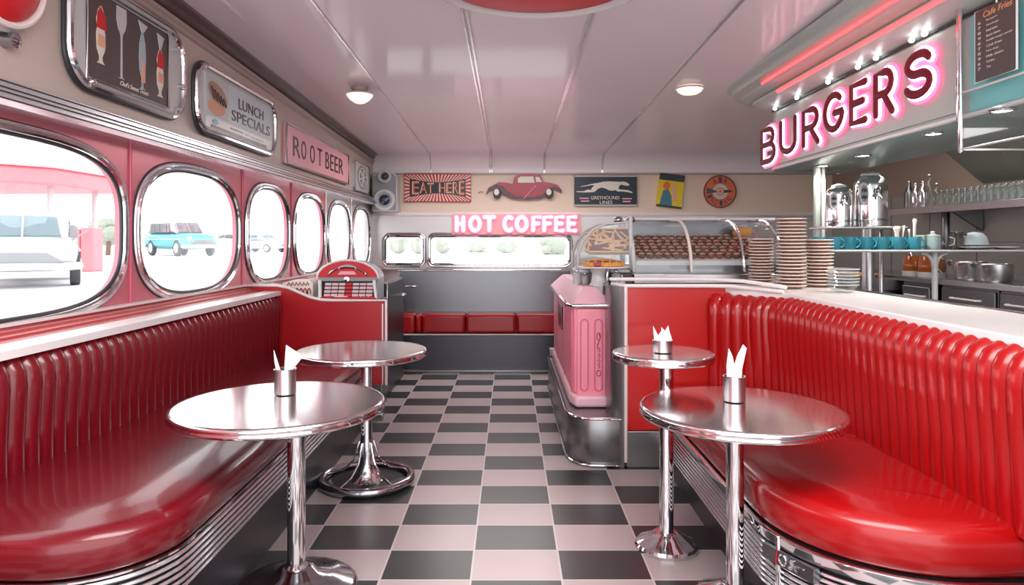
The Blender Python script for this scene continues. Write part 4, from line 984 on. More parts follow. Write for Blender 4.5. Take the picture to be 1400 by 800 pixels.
# menu board
T = thing('menu_board', (2.2, 3.08, 2.2), 'dark chalk menu board with white frame beside the BURGERS sign', 'menu')
y0, y1, z0, z1 = 3.20, 2.94, 2.045, 2.375
to = plane((2.2, y0, z0), (0, -1, 0), (0, 0, 1), (-1, 0, 0)); wm, hm = y0-y1, z1-z0
MB().prism([(0, 0), (wm, 0), (wm, hm), (0, hm)], 0, .012, 'chalk', to=to).build('board', T, smooth=False)
MB().tube([to(x, y, .008) for x, y in ((0, 0), (wm, 0), (wm, hm), (0, hm))], .005, 'white', n=6, closed=True).build('frame', T)
mb = MB(); text(mb, 'Cafe Fries', to, wm*.22, hm*.87, wm*.92, hm*.955, 'chalko', .001, .0125, .2); mb.build('title', T, smooth=False)
mb = MB(); words = [('Burgers', .30), ('Cheeseburger', .34), ('Fried onion', .30), ('Bacon cheese', .38), ('Double burger special', .68), ('Chili fries', .42), ('Hot dogs', .34), ('Milk shake', .46), ('Sodas', .22), ('Tea', .12)]
for i, (s_, f_) in enumerate(words):
    y = hm*(.80-.072*i); text(mb, s_, to, wm*.30, y, wm*(.30+f_*.9), y+hm*.032, 'chalkw', .001, .0125); text(mb, '%d' % (6+i % 4), to, wm*.08, y, wm*.16, y+hm*.04, 'chalkw', .001, .0125)
mb.build('lettering', T, smooth=False)
MB().tube([to(wm*.5, hm, .004), to(wm*.5, hm+.04, .0)], .005, 'chrome').build('hook', T)
# clear glass box (hood guard)
T = thing('glass_guard', (2.2, 3.0, 1.9), 'clear glass guard box hanging below the menu board', 'glass guard')
zg0, zg1 = 1.748, 1.90
MB().tube([(2.2, 3.32, zg0-.01), (2.2, 3.32, 2.47)], .011, 'chrome').build('corner_post', T)
MB().box((2.196, 1.4, zg0), (2.202, 3.31, 2.02), 'cglass').build('front_pane', T)
MB().box((2.203, 3.312, zg0), (2.55, 3.318, 1.90), 'cglass').build('end_pane', T)
mb = MB(); mb.tube([(2.2, 1.4, zg0), (2.2, 3.32, zg0), (2.55, 3.32, zg0)], .005, 'greyl'); mb.tube([(2.2, 1.4, 2.022), (2.2, 3.32, 2.022)], .006, 'white'); mb.build('pane_edge', T)
# ------------------------------------------------------------------ kitchen
Cn = thing('stacked_post', (2.484, 5.5, 0), 'pale round canopy post left of the chrome urns', 'post')
Cn.name = 'canopy_post'
MB().tube([(2.484, 5.5, .0), (2.484, 5.5, 1.904)], .028, 'mint', caps=False).build('post', Cn)
MB().tube([(2.54, 5.51, .0), (2.54, 5.51, 1.904)], .014, 'white', caps=False).build('conduit', Cn)
# mug rack shelf
T = thing('mug_shelf', (2.9, 4.9, 0), 'slim steel stand shelf carrying the row of teal mugs', 'shelf')
mb = MB(); mb.box((2.2, 4.78, 1.222), (3.66, 5.08, 1.238), 'steel'); mb.build('shelf_board', T, bevel=.004)
MB().tube([(2.2, 4.775, 1.232), (3.66, 4.775, 1.232)], .008, 'greyl').build('front_rail', T)
Xp = (1278-CX)/F*4.85
mb = MB(); mb.tube([(Xp, 4.85, 0), (Xp, 4.85, 1.222)], .02, 'greyl'); mb.build('post', T)
for sgn in (-1, 1): MB().tube([(Xp+sgn*(.012+.075*(1-math.cos(a))), 4.85, 1.12+.095*math.sin(a)) for a in [PI/2*i/8 for i in range(9)]], .012, 'greyl').build('bracket', T)
MB().tube([(2.25, 5.0, 0), (2.25, 5.0, 1.222)], .015, 'greyl').build('post', T)
def mug(x, y, z, m='teal', r=.048, h=.092, ang=.4, lab='', hd=True):
    T = thing('mug', (x, y, z), lab, 'mug', 'mugs on the slim shelf')
    MB().lathe([(r*.82, 0), (r*.88, .004), (r, h-.006), (r*1.01, h), (r*.95, h), (r*.9, h-.01), (r*.78, .01)], (x, y, z), 24, m).build('cup', T)
    if hd: MB().tube([(x+(r*.92+.028*math.sin(t))*math.cos(ang), y+(r*.92+.028*math.sin(t))*math.sin(ang), z+h*.5+.03*math.cos(t)) for t in [PI*i/8 for i in range(9)]], .006, m).build('handle', T)
    return T
zsh = 1.239
labs = ['leftmost teal mug at the end of the slim shelf', 'second teal mug from the left on the slim shelf', 'third teal mug from the left on the slim shelf', 'fourth teal mug from the left on the slim shelf', 'fifth teal mug from the left on the slim shelf', 'teal patterned mug with a white brush in it', 'teal patterned mug holding white spoons, rightmost of the teal ones']
mugs = []
for i, px in enumerate((1120, 1138, 1159, 1181, 1203, 1224, 1247)):
    x = (px-CX)/F*4.88; mugs.append((x, mug(x, 4.86 if i else 4.9, zsh, 'teal', lab=labs[i], ang=-.2)))
for i, px in enumerate((1148, 1170, 1192, 1213, 1235)):
    x = (px-CX)/F*5.02; mug(x, 5.02, zsh, 'teal', lab='teal mug in the back row of the slim shelf behind two front mugs', hd=False)
x = (1275-CX)/F*4.88; T = thing('canister', (x, 4.88, zsh), 'pale grey-green lidded canister right of the teal mugs', 'canister')
MB().lathe([(.048, 0), (.05, .01), (.05, .09), (.046, .097)], (x, 4.88, zsh), 24, 'sgrey').build('body', T); MB().lathe([(.05, .097), (.05, .105), (.015, .112), (.015, .13), (.006, .135)], (x, 4.88, zsh), 24, 'greyl').build('lid', T)
x = (1262-CX)/F*4.98; T = thing('canister', (x, 4.99, zsh), 'dark teal canister half hidden behind the grey-green one', 'canister'); MB().lathe([(.055, 0), (.057, .01), (.057, .10), (.05, .105)], (x, 4.99, zsh), 24, 'sgrey').build('body', T)
def stick(x, y, z, h, lean, r, lab, name='spoon', cat='spoon'):
    o = MB().tube([(x, y, z), (x+lean, y, z+h*.8), (x+lean*1.2, y, z+h)], lambda t: r*(1+.6*(t > .6)), 'offw').build(name, None, loc=(x, y, z)); tag(o, lab, cat); return o
x = mugs[6][0]; stick(x, 4.86, zsh+.012, .20, .006, .010, 'tall white spoon standing in the rightmost teal mug'); stick(x-.025, 4.86, zsh+.012, .13, -.008, .006, 'short white spoon leaning in the rightmost teal mug')
x = mugs[5][0]; stick(x, 4.86, zsh+.012, .14, .0, .016, 'white brush standing in the patterned teal mug', 'brush', 'brush'); stick(x+.02, 4.85, zsh+.012, .155, .022, .006, 'thin pale stirrer in the patterned teal mug', 'stirrer', 'stirrer')
x = (1289-CX)/F*4.9; T = thing('glass_jug', (x, 4.9, zsh), 'small clear glass jug on the slim shelf beside the canister', 'jug'); MB().lathe([(.04, 0), (.055, .03), (.05, .07), (.035, .10), (.04, .115)], (x, 4.9, zsh), 24, 'cglass').build('bowl', T); MB().tube([(x+.05, 4.9, zsh+.09), (x+.085, 4.9, zsh+.08), (x+.08, 4.9, zsh+.04), (x+.05, 4.9, zsh+.03)], .005, 'greyl').build('handle', T)
for i, px in enumerate((1303, 1311, 1319)):
    x = (px-CX)/F*4.93; T = thing('sauce_bottle', (x, 4.93+.02*i, zsh), ['leftmost', 'middle', 'rightmost'][i]+' of the three dark brown bottles on the slim shelf', 'bottle', 'dark bottles on the slim shelf')
    MB().lathe([(.026, 0), (.028, .01), (.028, .07), (.013, .095), (.013, .115)], (x, 4.93+.02*i, zsh), 20, 'brownp').build('bottle', T); MB().lathe([(.016, .115), (.016, .13), (.01, .133)], (x, 4.93+.02*i, zsh), 16, 'black').build('cap', T)
x = (1335-CX)/F*4.93; T = thing('saucepan', (x, 4.95, zsh), 'grey upturned saucepan on the plates of the slim shelf', 'pan')
MB().lathe([(.085, .035), (.088, .04), (.075, .09), (.05, .12), (.01, .13)], (x, 4.95, zsh), 28, 'bluegrey').build('pan', T); MB().tube([(x-.06, 4.95, zsh+.11), (x-.13, 4.94, zsh+.125), (x-.16, 4.94, zsh+.12)], .009, 'steel_d').build('handle', T)
for i, (px, dz_, rr) in enumerate(((1325, .0, .085), (1345, .0, .09), (1370, .0, .085))):
    x = (px-CX)/F*4.93
    T = thing('plate', (x, 4.93, zsh), ['left white plate under the upturned saucepan', 'middle white plate on the slim shelf', 'right white plate at the end of the slim shelf'][i], 'plate', 'plates on the slim shelf')
    MB().lathe([(.04, .001), (rr*.6, .003), (rr, .018), (rr, .022), (rr*.55, .008), (.01, .007)], (x, 4.90 if i != 1 else 4.98, zsh+(.0 if i != 1 else .0)), 28, 'white').build('dish', T)
# urns
US = thing('urn_shelf', (2.62, 5.25, 1.4), 'short steel shelf under the two chrome urns', 'shelf')
MB().box((2.40, 5.12, 1.395), (3.0, 5.45, 1.412), 'steel').build('shelf_board', US, bevel=.004)
MB().tube([(2.95, 5.40, 0), (2.95, 5.40, 1.395)], .015, 'steel').build('post', US)
def urn(px, r, h, lab):
    Y = 5.28; x = (px-CX)/F*Y; z = 1.413; U_ = thing('coffee_urn', (x, Y, z), lab, 'urn', 'chrome coffee urns')
    c = (x, Y, z)
    MB().lathe([(r*.98, 0), (r, .01), (r, h*.72), (r*.97, h*.80), (r*.8, h*.88), (r*.5, h*.93), (r*.45, h*.94)], c, 40, 'chrome').build('tank', U_)
    MB().lathe([(r*.62, h*.9), (r*.55, h*.955), (r*.2, h*.99), (r*.12, h)], c, 28, 'greyl').build('lid', U_)
    MB().lathe([(r*1.01, h*.10), (r*1.02, h*.12), (r*1.01, h*.14)], c, 40, 'chrome_d', cap=False).build('band', U_)
    bxp = Vector((x-r*.85, Y-r*.75, z+h*.58)); t3 = lambda a, b, w: bxp+Vector((a, -w, b))
    b_ = MB().prism([(q[0], q[1]) for q in sq(0, 0, r*.30, h*.20, 2.2, 28)], -.01, .012, 'greyl', to=t3).build('badge', U_)
    MB().prism([(q[0], q[1]) for q in sq(0, 0, r*.20, h*.15, 2.2, 28)], .012, .015, 'grey', to=t3).build('badge_face', b_)
    for s__ in (-1, 1): MB().tube([bxp+Vector((-.01, -.018, s__*h*.06)), bxp+Vector((.01, -.018, s__*h*.06))], h*.03, 'brownp').build('dial', b_)
    mb = MB(); mb.tube([(x-r*.3, Y-r*.9, z+h*.55), (x-r*.3, Y-r*1.4, z+h*.58), (x-r*.1, Y-r*1.5, z+h*.50)], .014, 'chrome'); mb.lathe([(.02, 0), (.024, .05), (.012, .07)], (x-r*.2, Y-r*1.35, z+h*.52), 16, 'chrome_d'); mb.build('spout', U_)
    mb = MB(); mb.tube([(x-r*.4, Y-r*.98, z+h*.08), (x-r*.4, Y-r*.98, z+h*.4)], .010, 'cglass'); mb.build('sight_glass', U_)
urn(1147, .095, .335, 'smaller left chrome coffee urn with an oval badge')
urn(1190, .120, .43, 'larger right chrome coffee urn with an oval badge')
x = 3.02
T = thing('steel_pitcher', (3.03, 5.75, 0), 'tall steel tube fitting right of the chrome urns', 'fitting')
T.name = 'steam_pipe'
MB().tube([(3.03, 5.75, 0), (3.03, 5.75, 1.84)], .05, 'steel').build('pipe', T)
MB().sphere((3.03, 5.70, 1.78), .05, 'chrome').build('valve', T); MB().sphere((3.09, 5.70, 1.72), .035, 'chrome').build('valve', T)
# upper wall shelf
T = thing('wall_shelf', (4.4, 6.2, 1.62), 'long steel wall shelf with bottles and glasses in the kitchen', 'shelf')
mb = MB(); mb.box((4.22, 4.2, 1.60), (4.60, 7.6, 1.64), 'steel'); mb.build('shelf_board', T, bevel=.006)
MB().box((4.215, 4.2, 1.585), (4.235, 7.6, 1.655), 'steel').build('front_lip', T, bevel=.004)
for y in (5.0, 6.6): MB().prism([(4.3, 1.59), (4.59, 1.59), (4.59, 1.40)], y, y+.03, 'steel_d', to=lambda x, y_, z: Vector((x, z, y_))).build('bracket', T)
MB().tube([(4.42, 6.9, 1.2), (4.42, 6.9, 1.59)], .04, 'steel_d').build('pipe', T)
def sh(px, X=4.32): return X*F/(px-CX)
gi = 0
for px, h, r, m, cat in ((1243, .30, .05, 'steel_d', 'thermos'), (1252, .27, .045, 'chrome', 'shaker'), (1262, .28, .045, 'chrome', 'shaker'), (1271, .34, .05, 'cglass', 'bottle'), (1281, .24, .045, 'cglass', 'bottle')):
    Y = sh(px); lab = {1243: 'dark flask at the left end of the kitchen wall shelf', 1252: 'left chrome shaker on the kitchen wall shelf', 1262: 'right chrome shaker on the kitchen wall shelf', 1271: 'tall clear bottle on the kitchen wall shelf', 1281: 'shorter clear bottle beside the tall one on the wall shelf'}[px]
    T = thing(cat, (4.32, Y, 1.641), lab, cat)
    MB().lathe([(r, 0), (r, h*.6), (r*.8, h*.72), (r*.35, h*.85), (r*.4, h)], (4.32, Y, 1.641), 20, m).build('body', T)
    MB().sphere((4.32, Y, 1.641+h), r*.4, 'chrome', 10).build('stopper', T)
proto = None
spots_ = []
for r_, X_ in enumerate((4.275, 4.37, 4.465)):
    y_ = 6.74-.03*r_
    while y_ > 5.62: spots_.append((X_, y_)); y_ -= .088
for k, (x, y) in enumerate(spots_):
    if proto is None:
        proto = thing('drinking_glass', (x, y, 1.641), 'clear upturned drinking glass in the rows on the kitchen wall shelf', 'glass', 'glasses on the kitchen wall shelf')
        MB().lathe([(.038, 0), (.040, .008), (.034, .13), (.030, .15), (.01, .155)], (x, y, 1.641), 16, 'cglass').build('tumbler', proto)
        MB().tube([(x+.039*math.cos(a), y+.039*math.sin(a), 1.647) for a in [2*PI*q/16 for q in range(16)]], .0045, 'chrome', n=6, closed=True).build('rim', proto)
        MB().sphere((x, y, 1.80), (.02, .02, .012), 'chrome', 10).build('foot', proto)
    else: dup(proto, (x, y, 1.641))
# textured hood above shelf near the frame edge
T = thing('extractor_hood', (4.4, 5.3, 1.9), 'textured grey metal extractor hood above the kitchen wall shelf', 'hood')
mb = MB(); mb.prism([(4.0, 2.35), (4.59, 1.86), (4.59, 2.6), (4.0, 2.6)], 3.6, 6.6, 'hood', to=lambda x, y, z: Vector((x, z, y))); mb.build('hood_body', T)
# worktop and units along the kitchen wall
WX = 3.92
T = thing('worktop', (4.2, 6, .92), 'long steel kitchen worktop along the far right wall', 'worktop')
MB().box((WX, 3.9, .905), (4.59, 8.35, .955), 'steel').build('slab', T, bevel=.006)
yy2 = lambda px, X=WX: X*F/(px-CX)
units = [(5.0, yy2(1363), 'door'), (yy2(1361), yy2(1284), 'door'), (yy2(1272), yy2(1231), 'drawers')]
names = ['steel base cabinet at the right frame edge with a blue sheen', 'wide dark steel base cabinet with a long handle', 'steel drawer unit left of the wide base cabinet']
for (a, b, kd), lab in zip(units, names):
    T = thing('base_cabinet', ((WX+4.59)/2, (a+b)/2, 0), lab, 'cabinet', 'steel kitchen units')
    MB().box((WX+.03, a+.006, .0), (4.58, b-.006, .904), 'steel_d').build('body', T, bevel=.004)
    if kd == 'door':
        d = MB().box((WX+.008, a+.02, .1), (WX+.03, b-.02, .885), 'steel_d').build('door', T, bevel=.006)
        yc = (a+b)/2; l_ = min(.22, (b-a)*.25); MB().tube([(WX+.01, yc-l_, .80), (WX-.025, yc-l_*.95, .80), (WX-.025, yc+l_*.95, .80), (WX+.01, yc+l_, .80)], .009, 'white').build('handle', d)
    else:
        for z0_, z1_ in ((.62, .86), (.34, .59), (.08, .31)):
            d = MB().box((WX+.008, a+.03, z0_), (WX+.03, b-.03, z1_), 'steel_d').build('drawer', T, bevel=.006)
            yc = (a+b)/2; zz = z0_+.65*(z1_-z0_); MB().tube([(WX+.01, yc-.15, zz), (WX-.02, yc-.14, zz), (WX-.02, yc+.14, zz), (WX+.01, yc+.15, zz)], .009, 'white').build('handle', d)
            MB().tube([(WX+.006, a+.03, z0_), (WX+.006, b-.03, z0_), (WX+.006, b-.03, z1_), (WX+.006, a+.03, z1_)], .004, 'greyl', closed=True).build('edge', d)
# griddle station further left
T = thing('griddle_station', (3.6, 7.6, 0), 'steel griddle station with sloping hood-like side, left of the drawers', 'griddle')
mb = MB(); mb.box((3.3, 6.95, 0), (4.5, 8.9, .86), 'steel'); mb.build('body', T, bevel=.01)
mb = MB(); mb.prism([(2.85, .86), (3.0, .80), (4.5, .80), (4.5, .90), (4.3, .93), (2.85, .93)], 6.9, 7.6, 'steel_m', to=lambda x, y, z: Vector((x, z, y))); mb.build('griddle_top', T, bevel=.008)
MB().tube([(2.9, 6.88, .83), (3.3, 6.88, .83)], .012, 'chrome').build('handle', T)
T = thing('pie_tray', (3.35, 7.2, .93), 'flat browned pie on the griddle station', 'pie')
mb = MB(); mb.lathe([(.33, .0), (.36, .03), (.33, .035), (.05, .04)], (3.5, 7.2, .932), 32, 'crust'); mb.build('pie', T)
x = (1252-CX)/F*6.6
# amber jugs, casserole and pot on the worktop
zz = .956
X = 4.05
for i, (px, m, lab) in enumerate(((1252, 'amber', 'amber filled glass jug on the worktop behind the shelf post'), (1274, 'amber', 'second amber glass jug right beside the first one'))):
    Y = X*F/(px-CX); T = thing('glass_jug', (X, Y, zz), lab, 'jug', 'amber jugs')
    MB().lathe([(.10, 0), (.115, .03), (.12, .12), (.10, .2)], (X, Y, zz), 24, m).build('jug', T); MB().lathe([(.118, .0), (.122, .05), (.118, .05)], (X, Y, zz), 24, 'greyl', cap=False).build('base_band', T)
    MB().tube([(X-.06, Y, zz+.2), (X-.09, Y-.05, zz+.27), (X-.10, Y-.1, zz+.20)], .008, 'chrome').build('handle', T)
for px, lab, r, h in ((1319, 'grey steel pot with long handle on the worktop', .13, .16), (1352, 'second steel pot right of the first pot', .13, .15)):
    Y = X*F/(px-CX); T = thing('cooking_pot', (X+.05, Y, zz), lab, 'pot', 'pots on the worktop')
    MB().lathe([(r*.9, 0), (r, .02), (r, h), (r*.96, h+.005), (r*.93, h-.01), (r*.9, .02)], (X+.05, Y, zz), 32, 'steel').build('pot', T)
    MB().tube([(X-r, Y, zz+h*.85), (X-r-.12, Y-.15, zz+h*1.0), (X-r-.16, Y-.26, zz+h*1.1)], .012, 'steel_d').build('handle', T)
T = thing('glass_jug', (X, X*F/(1298-CX), zz), 'clear glass jug between the amber jugs and the pots', 'jug'); Y = X*F/(1298-CX)
MB().lathe([(.07, 0), (.08, .03), (.06, .17), (.07, .2)], (X, Y, zz), 24, 'cglass').build('jug', T); MB().tube([(X-.07, Y-.02, zz+.18), (X-.12, Y-.03, zz+.2), (X-.13, Y-.03, zz+.1), (X-.08, Y-.02, zz+.05)], .008, 'greyl').build('handle', T)
# ------------------------------------------------------------------ plate stacks, bowls
def stack(x, y, z, n, r, dz_, lab, grp):
    root = thing('plate', (x, y, z), lab % 1 if '%' in lab else lab, 'plate', grp)
    MB().lathe([(r*.55, 0), (r*.6, .002), (r*.97, dz_*.80), (r, dz_*.95), (r*.985, dz_), (r*.6, dz_*.4), (.01, dz_*.35)], (x, y, z), 32, 'plateb').build('dish', root, angle=60)
    MB().tube([(x+r*.985*math.cos(a), y+r*.985*math.sin(a), z+dz_*.92) for a in [2*PI*q/32 for q in range(32)]], .0038, 'plate', n=6, closed=True).build('rim', root)
    out = [root]
    for i in range(1, n):
        out.append(dup(root, (x+random.uniform(-.002, .002), y, z+i*dz_)))
    out[-1]['label'] = lab.replace('plate within', 'topmost plate of').replace('brown plate in', 'topmost brown plate of')
    if len(out) > 1: out[0]['label'] = lab.replace('brown plate in', 'lowest brown plate of')
    return out
zl = 1.023
stack(1.655, 4.0, zl, 20, .082, .0205, 'brown plate in the tall middle stack on the counter', 'plates of the tall stack')
stack(1.88, 4.15, zl, 14, .088, .0205, 'brown plate in the stack behind and right of the tall one', 'plates of the right stack')
stack(1.60, 4.33, zl, 15, .075, .0195, 'brown plate in the low stack left of the tall one', 'plates of the left stack')
proto = None
for i in range(6):
    z = 1.023+i*.017
    if proto is None:
        proto = thing('glass_bowl', (1.82, 3.72, z), 'clear glass bowl in the short stack at the foot of the plates', 'bowl', 'stack of glass bowls')
        MB().lathe([(.04, 0), (.05, .003), (.075, .03), (.082, .04), (.079, .041), (.05, .012), (.01, .01)], (1.82, 3.72, z), 28, 'cglass').build('bowl', proto)
        MB().tube([(1.82+.081*math.cos(a), 3.72+.081*math.sin(a), z+.041) for a in [2*PI*q/28 for q in range(28)]], .0022, 'greyl', n=6, closed=True).build('rim', proto)
    else: dup(proto, (1.82+random.uniform(-.003, .003), 3.72, z), label='topmost clear glass bowl of the short stack by the plates' if i == 5 else None)
# ------------------------------------------------------------------ pastry display
def q3(px, py, Y): return P(px, py, Y)
Yf = 4.55
Ct = thing('rear_counter', (1.2, 4.9, 0), 'steel counter carrying the glass pastry cases', 'counter')
MB().box((.72, 4.46, 0), (1.98, 5.3, 1.02), 'steel').build('body', Ct, bevel=.006)
MB().tube([(.72, 4.45, 1.0), (1.7, 4.45, 1.0)], .008, 'red').build('red_trim', Ct)
D = thing('pastry_case', (1.3, 4.8, 1.02), 'curved glass display case full of chocolate pastries', 'display case')
xa, xb = .82, 1.80
MB().box((xa, 4.5, 1.021), (xb, 5.15, 1.085), 'steel').build('base', D, bevel=.006)
MB().box((xa+.01, 4.53, 1.085), (xb-.01, 5.1, 1.14), 'steel_d').build('plinth', D)
mb = MB(); mb.prism([(4.56, 1.14), (4.56, 1.17), (5.05, 1.33), (5.05, 1.14)], xa+.03, xb-.03, 'white', to=lambda x, y, z: Vector((z, x, y))); mb.build('sloped_tray', D)
curve = [(4.50+.38*(1-math.cos(a)), 1.10+.345*math.sin(a)) for a in [PI/2*i/12 for i in range(13)]]+[(5.12, 1.45)]
mb = MB(); vs = []; fs = []
for y, z in curve: vs += [(xa, y, z), (xb, y, z)]
for y, z in curve: vs += [(xa, y+.004, z-.004), (xb, y+.004, z-.004)]
n = len(curve)
for i in range(n-1): fs += [(2*i, 2*i+1, 2*i+3, 2*i+2), (2*n+2*i, 2*n+2*i+2, 2*n+2*i+3, 2*n+2*i+1)]
mb.add(vs, fs, 'cglass'); mb.build('curved_pane', D)
for x in (xa, xb-.005):
    mb = MB(); mb.prism(curve+[(5.12, 1.09), (4.50, 1.09)], x, x+.004, 'cglass', to=lambda a, b, c: Vector((c, a, b))); mb.build('side_pane', D)
for x, r, m in ((xa, .014, 'greyl'), (1.20, .011, 'offw'), (1.55, .011, 'chrome'), (xb, .010, 'chrome')):
    mb = MB(); mb.tube([(x, y-.004, z+.004) for y, z in curve], r, m, n=8); mb.build('rib', D)
MB().tube([(xa-.02, 5.1, 1.465), (1.98, 5.1, 1.465)], .012, 'white').build('top_rail', D)
MB().box((xa, 5.12, 1.09), (xb, 5.15, 1.46), 'steel_d').build('back_panel', D)
for xx in (xa-.03, xa+.06):
    MB().sphere((xx, 4.95, 1.455), (.035, .03, .028), 'chrome_d', 12).build('clamp', D)
proto = None
rows, cols_ = 7, 15
for r in range(rows):
    for c in range(cols_):
        x = xa+.06+c*.0585+(.0 if r % 2 else .012); t = (r+.5)/rows; y = 4.575+.46*t; z = 1.172+.16*(y-4.56)/.49
        if x > xb-.05: continue
        if proto is None:
            proto = thing('chocolate_pastry', (x, y, z), 'small glossy chocolate pastry in the rows of the curved display case', 'pastry', 'pastries in the display case')
            mb = MB(); mb.sphere((x, y, z+.012), (.0285, .032, .018), 'choc', 10); mb.build('cake', proto)
            mb = MB(); mb.tube([(x-.016, y-.01, z+.027), (x+.0, y-.014, z+.030), (x+.016, y-.006, z+.027)], .005, 'skin', n=6); mb.build('icing', proto)
        else:
            dup(proto, (x, y, z), rz=random.uniform(-.6, .6))
T = thing('bread_basket', (1.72, 5.0, 1.33), 'golden round loaf at the right end of the pastry case', 'bread')
T.name = 'round_loaf'
mb = MB(); mb.sphere((1.70, 4.98, 1.365), (.07, .06, .045), 'crust', 20); mb.build('loaf', T)
for k in range(3):
    MB().tube([(1.66+.035*k, 4.95, 1.402-.004*abs(k-1)*2), (1.68+.035*k, 4.93, 1.395)], .004, 'lattice', n=6).build('score', T)
# pie case on the left
D = thing('pie_case', (.66, 4.75, 1.0), 'rounded glass case holding the slab of lattice pie', 'display case')
Yp = 4.75
def pc(px, py): q = P(px, py, Yp); return (q.x, q.z)
outl = [pc(786, 366), pc(787, 345), pc(793, 330), pc(806, 315), pc(822, 307), pc(855, 305), pc(856, 366)]
xzf = lambda x, y, z: Vector((x, z, y))
MB().prism(outl, Yp-.2, Yp-.195, 'cglass', to=xzf).build('front_pane', D)
MB().prism(outl, Yp+.2, Yp+.205, 'cglass', to=xzf).build('rear_pane', D)
for yy_ in (Yp-.2, Yp+.2):
    MB().tube([(x, yy_, z) for x, z in outl], .010, 'greyl', n=8).build('arched_rail', D)
MB().tube([(outl[-1][0], Yp-.2, outl[-1][1]), (outl[-2][0], Yp-.2, outl[-2][1]+.03)], .014, 'greyl').build('post', D)
zb = outl[0][1]
MB().box((outl[0][0], Yp-.21, zb-.03), (outl[-1][0], Yp+.21, zb), 'steel_m').build('tray', D, bevel=.006)
MB().box((.52, Yp-.05, 1.0), (.70, Yp+.18, zb-.03), 'steel_m').build('stand', D, bevel=.008)
MB().box((.705, 4.44, 1.02), (.80, 4.9, 1.085), 'brownp').build('side_box', D, bevel=.006)
T = thing('slab_pie', (.72, Yp, 1.2), 'large slab pie with pale lattice crust tilted in the rounded glass case', 'pie')
c0 = P(834, 345, Yp-.10); tl = math.radians(48)
to = plane(c0, (1, 0, 0), (0, math.cos(tl), math.sin(tl)), (0, -math.sin(tl), math.cos(tl)))
wp = 66*Yp/F/2; hp = .215
pol = [(-wp+.03, -.0), (wp, -.0), (wp, hp), (-wp+.11, hp), (-wp+.04, hp*.7), (-wp, hp*.25), (-wp, .03)]
MB().prism(pol, -.03, .0, 'crust', to=to).build('crust', T, bevel=.006)
MB().prism([(x*.95, .01+y*.92) for x, y in pol], 0, .008, 'jam', to=to).build('filling', T)
random.seed(3)
for k in range(26):
    x = random.uniform(-wp*.9, wp*.8); y = random.uniform(.01, hp-.02); a = random.choice((random.uniform(-.35, .35), random.uniform(.9, 1.5), random.uniform(-1.3, -.8))); l_ = random.uniform(.035, .08)
    p0 = (max(-wp*.93, x-l_*math.cos(a)), min(hp-.01, max(.008, y-l_*math.sin(a)))); p1 = (min(wp*.97, x+l_*math.cos(a)), min(hp-.01, max(.008, y+l_*math.sin(a))))
    MB().tube([to(*p0, .010), to(*p1, .010)], .0068, 'lattice', n=6).build('lattice_strip', T)
MB().tube([to(x, y, .004) for x, y in pol], .008, 'lattice', n=6, closed=True).build('crust_edge', T)
# cake stand with pie on the jukebox
x, y = P(826, 360, 4.32).x, 4.36
z0 = 1.017; zt = 1.138
T = thing('cake_stand', (x, y, z0), 'glass and silver cake stand on top of the pink jukebox', 'cake stand')
MB().lathe([(.165, zt-.006), (.168, zt), (.160, zt+.003), (.02, zt)], (x, y, 0), 48, 'white').build('plate', T)
MB().lathe([(.062, z0), (.060, z0+.008), (.048, z0+.02), (.042, zt-.05), (.055, zt-.01), (.08, zt-.006)], (x-.03, y, 0), 24, 'greyl').build('stem', T)
MB().tube([(x+.02, y-.02, z0), (x+.025, y-.02, zt-.005)], .009, 'chrome').build('rod', T)
T = thing('lattice_pie', (x, y, zt), 'round golden pie with fluted crust and a dark cut on the cake stand', 'pie')
n = 72; zp = zt+.004
vs = []; fs = []
for r, z, fl in ((.120, 0, 1), (.137, .022, 1), (.139, .026, .3), (.132, .027, 0), (.127, .021, 0), (.01, .021, 0)):
    for i in range(n): a = 2*PI*i/n; rr = r+(.0035*(1 if i % 2 else -1))*fl; vs.append((x+rr*math.cos(a), y+rr*math.sin(a), zp+z))
for j in range(5):
    for i in range(n): fs.append((j*n+i, j*n+(i+1) % n, (j+1)*n+(i+1) % n, (j+1)*n+i))
MB().add(vs, fs, 'crust').build('crust', T, angle=20)
MB().lathe([(.126, .018), (.122, .026), (.10, .034), (.06, .041), (.01, .043)], (x, y, zp), 40, 'jam').build('filling', T)
MB().box((x-.075, y-.140, zp+.004), (x-.03, y-.118, zp+.026), 'maroon').build('cut', T, bevel=.004)
for k in range(5):
    o_ = -.09+.045*k; l_ = math.sqrt(.125**2-o_**2)
    dm = lambda u, v: zp+.022+.024*(1-(u*u+v*v)/.126**2)
    tt = [-1+.25*i for i in range(9)]
    MB().tube([(x+t*l_, y+o_, dm(t*l_, o_)) for t in tt], .0045, 'lattice', n=6).build('lattice_strip', T)
    MB().tube([(x+o_+.02*t, y+t*l_*.97, dm(o_+.02*t, t*l_*.97)+.003) for t in tt], .0045, 'lattice', n=6).build('lattice_strip', T)
# silver bits around the stand
for i, (px, py, r, h, lab) in enumerate(((789, 372, .03, .075, 'silver shaker at the left edge of the pink jukebox top'), (800, 375, .026, .06, 'silver shaker between the left shaker and the cake stand'), (842, 378, .03, .08, 'silver creamer right of the cake stand'), (850, 382, .024, .05, 'small silver cup at the right end of the pink jukebox top'))):
    Y = 4.55 if i < 2 else 4.40; xx = P(px, py, Y).x
    T = thing('shaker' if i < 2 else 'creamer', (xx, Y, 1.0167), lab, 'shaker' if i < 2 else 'creamer')
    if i == 0: pass
    MB().lathe([(r*.8, 0), (r, .01), (r*.85, h*.6), (r*1.05, h*.8), (r*.6, h)], (xx, Y, 1.0167), 18, 'greyl').build('body', T)
    MB().sphere((xx, Y, 1.0167+h+r*.3), r*.5, 'chrome', 10).build('knob', T)
